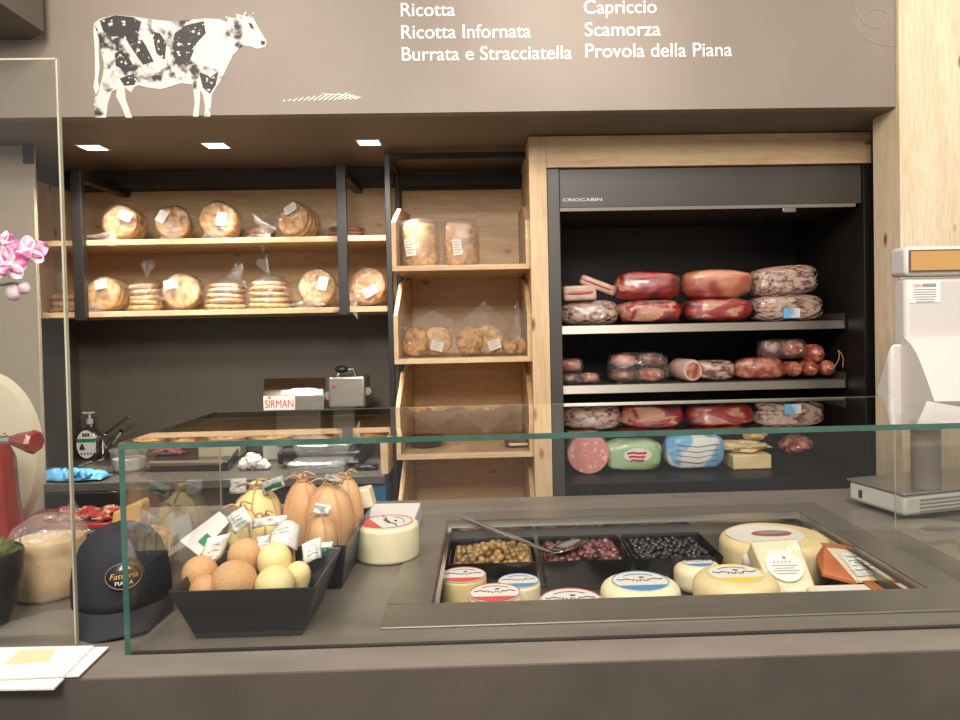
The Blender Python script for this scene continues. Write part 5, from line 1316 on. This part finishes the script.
text('SIRMAN', 'plate_lettering', M['redsign'], sg, so_+Vector((s0.x+.007, yb0-.006, s0.z+.012)), width=(s1.x-s0.x-.014), height=.036, bold=0)
MB().prism([Vector((s0.x+.028+.009*math.cos(a)*(1 if i % 2 else .45), yb0-.0064, s0.z+.058+.008*math.sin(a)*(1 if i % 2 else .45))) for i, a in enumerate([PI*k_/5+PI/2+PI/5 for k_ in range(10)])], (0, -.001, 0)).build('star_mark', M['redsign'], sg, False, smooth=0)
g0, g1 = L_(329, 408, 3.38), L_(365, 376, 3.38)
gbx = MB().box((g0.x, -.05, g0.z), (g1.x, .11, g1.z)).build('gauge_box', M['steel'], sl, False, bevel=.01, bseg=3)
MB().box((g0.x+.01, .0, .075), (g1.x-.06, .06, g0.z)).build('gauge_column', M['steel'], sl, False)
MB().cyl((g0.x-.008, -.03, (g0.z+g1.z)/2-.02), (g0.x-.008, .09, (g0.z+g1.z)/2-.02), .022).build('side_knob', M['chrome'], sl, False)
MB().cyl((g1.x+.008, -.03, (g0.z+g1.z)/2), (g1.x+.008, .09, (g0.z+g1.z)/2), .018).build('side_knob', M['chrome'], sl, False)
t = MB(); cx_ = (g0.x+g1.x)/2
t.tube([Vector((cx_-.05, .02, g1.z)), Vector((cx_-.04, .02, g1.z+.03)), Vector((cx_+.02, .02, g1.z+.03)), Vector((cx_+.03, .02, g1.z))], .008, 10)
t.build('handle', M['chrome'], sl, False)
MB().blob((cx_-.03, 0, g1.z+.03), (.03, .02, .018), 0, 1, nu=18, nv=10).build('handle_knob', M['blackplastic'], sl, False)
MB().box((g0.x+.02, -.053, g1.z-.05), (g0.x+.032, -.0505, g1.z-.04)).build('red_dot', M['redsign'], sl, False)
wpk = wt(366, 471)
MB().blob((wpk.x, wpk.y+.03, WT+.013), (.05, .028, .012), .25, 2, 2, power=.7).build('scraper', M['blackplastic'], label='small black plastic gadget at worktop edge below the slicer', cat='tool')
# cream tub, white box, pine box end
q0, q1 = P(198, 462, 3.6), P(240, 445, 3.6)
MB().box((q0.x, 3.6, WT+.001), (q1.x, 3.7, WT+.085)).build('beige_box', M['beige'], label='low beige plastic box against the back wall behind crumpled paper', cat='box', bevel=.008, bseg=3)
q0, q1 = P(263, 462, 3.5), P(283, 446, 3.5)
MB().box((q0.x, 3.5, WT+.001), (q1.x, 3.6, WT+.1)).build('white_box', M['scale'], label='small white carton standing left of the slicer base', cat='box', bevel=.003)
wbx = thing('wooden_crate', 'small pine crate at right end of the worktop beside wooden bins', 'crate', (P(388, 460, 3.2).x, 3.3, WT+.001))
c0 = wbx.location; x1_ = -.434-c0.x
x0_ = P(381, 460, 3.1).x-c0.x
MB().box((x0_, -.21, 0), (x0_+.03, .25, .13)).build('side_board', M['woody'], wbx, False, bevel=.002)
MB().box((x0_+.031, -.19, 0), (x1_, -.17, .10)).build('end_board', M['woodx'], wbx, False, bevel=.002)
MB().box((x0_+.031, -.169, 0), (x1_, .25, .012)).build('bottom_board', M['woodx'], wbx, False)

# ------------------------------------------------------------------ scale at the right
RS = 14
sc0 = Vector((1.10, 1.955, 0))
bs = thing('counter_scale', 'white electronic shop scale with amber display and grey column at right', 'scale', (sc0.x, sc0.y, CT+.0005), math.radians(RS))
t = MB().prism([Vector((0, 0, .014)), Vector((.44, 0, .014)), Vector((.44, .21, .014)), Vector((0, .21, .014))], (0, 0, .055)); t.build('base', M['scale'], bs, False, bevel=.01, bseg=3)
MB().box((-.004, -.004, .070), (.444, .215, .077)).build('weighing_plate', M['steel'], bs, False, bevel=.003)
t = MB()
for x, y in ((.04, .04), (.04, .17), (.40, .04), (.40, .17)): t.cyl((x, y, 0), (x, y, .014), .014)
t.build('foot', M['blackplastic'], bs, False)
MB().box((-.002, .155, .03), (-.0005, .168, .052)).build('power_switch', M['blackplastic'], bs, False)
t = MB()
for i in range(4): t.box((.05, -.0015, .022+.010*i), (.42, -.0003, .026+.010*i))
t.build('front_grille', M['scalegrey'], bs, False)
bs_l = Vector(bs.location)
sc_ = thing('x', '', '', (0, 0, 0)); bpy.data.objects.remove(sc_)
Rz = Matrix.Rotation(-math.radians(RS), 4, 'Z')
def SL(v): return Rz @ (Vector(v)-bs_l)       # place -> the scale's own space
YC = 2.02
ca = P(926, 470, YC); rc = 14*YC/750; ctop = 1.195
m = MB().lathe([(rc, 0), (rc, ctop-CT-.0775)], 32, c=(ca.x, YC, CT+.078)); m.v = [SL(v) for v in m.v]
m.build('column', M['scalegrey'], bs, False)
# head: printer unit facing the seller, its back towards the camera
YH = 1.98
hx0 = P(906, 350, YH).x; hx1 = hx0+.42
zt = P(930, 246, YH).z; zm = P(930, 276, YH).z; zbm = 1.257
def wbox(a, b): 
    m = MB().box(a, b); m.v = [SL(v) for v in m.v]; return m
wbox((hx0, YH, zbm), (hx1, YH+.065, zm-.004)).build('head_body', M['scale'], bs, False, bevel=.012, bseg=3)
wbox((hx0-.006, YH-.012, zm), (hx1, YH+.07, zt)).build('display_housing', M['scale'], bs, False, bevel=.012, bseg=3)
d0, d1 = P(909, 272, YH-.014), P(909, 250, YH-.014)
wbox((d0.x, YH-.0155, d0.z), (hx1-.03, YH-.0125, d1.z)).build('display_frame', M['amberframe'], bs, False)
wbox((d0.x+.005, YH-.0175, d0.z+.004), (hx1-.035, YH-.0156, d1.z-.004)).build('amber_display', M['amber'], bs, False)
s0, s1 = P(909, 303, YH), P(940, 280, YH)
st_ = wbox((s0.x, YH-.0015, s0.z), (s1.x, YH-.0002, s1.z)).build('sticker', M['label'], bs, False, label='white service sticker with red lettering')
t = MB(); w_ = s1.x-s0.x
for i in range(6):
    z_ = s1.z-.026-.0065*i; q0, q1 = (.14, .86) if i < 4 else (.2, .8)
    m = MB().box((s0.x+w_*q0, YH-.0022, z_), (s0.x+w_*q1, YH-.0016, z_+.0022)); t.add([SL(v) for v in m.v], m.f)
m = MB().box((s0.x+w_*.42, YH-.0022, s1.z-.018), (s0.x+w_*.86, YH-.0016, s1.z-.009)); t.add([SL(v) for v in m.v], m.f)
t.build('sticker_print', M['inkgrey'], st_, False)
tx = text('CRN', 'sticker_lettering', M['redsign'], st_, (0, 0, 0), width=w_*.26, ext=.0006, bold=.005)
pw = Vector((s0.x+w_*.12, YH-.0018, s1.z-.018))
for v in tx.data.vertices: v.co = SL(pw+(v.co+bs_l))
# curved printer visor
vx0 = 1.108
arc = smoothpath([Vector((vx0, y, z)) for y, z in ((1.965, 1.413), (1.915, 1.385), (1.866, 1.315), (1.83, 1.255))], 2)
poly = arc+[Vector((vx0, 1.845, 1.225)), Vector((vx0, 1.90, 1.197)), Vector((vx0, YH-.001, 1.197)), Vector((vx0, YH-.001, 1.413))]
m = MB().prism([SL(v) for v in poly], SL(Vector((vx0+.36, 0, 0)))-SL(Vector((vx0, 0, 0)))); m.build('printer_visor', M['scale'], bs, False, smooth=40)
m = MB().prism([SL(Vector((vx0-.03, y, z))) for y, z in ((YH+.001, 1.197), (YH+.09, 1.255), (YH+.001, 1.40))], SL(Vector((vx0+.33, 0, 0)))-SL(Vector((vx0-.03, 0, 0))))
m.build('head_tray', M['scale'], bs, False, bevel=.012, bseg=3)
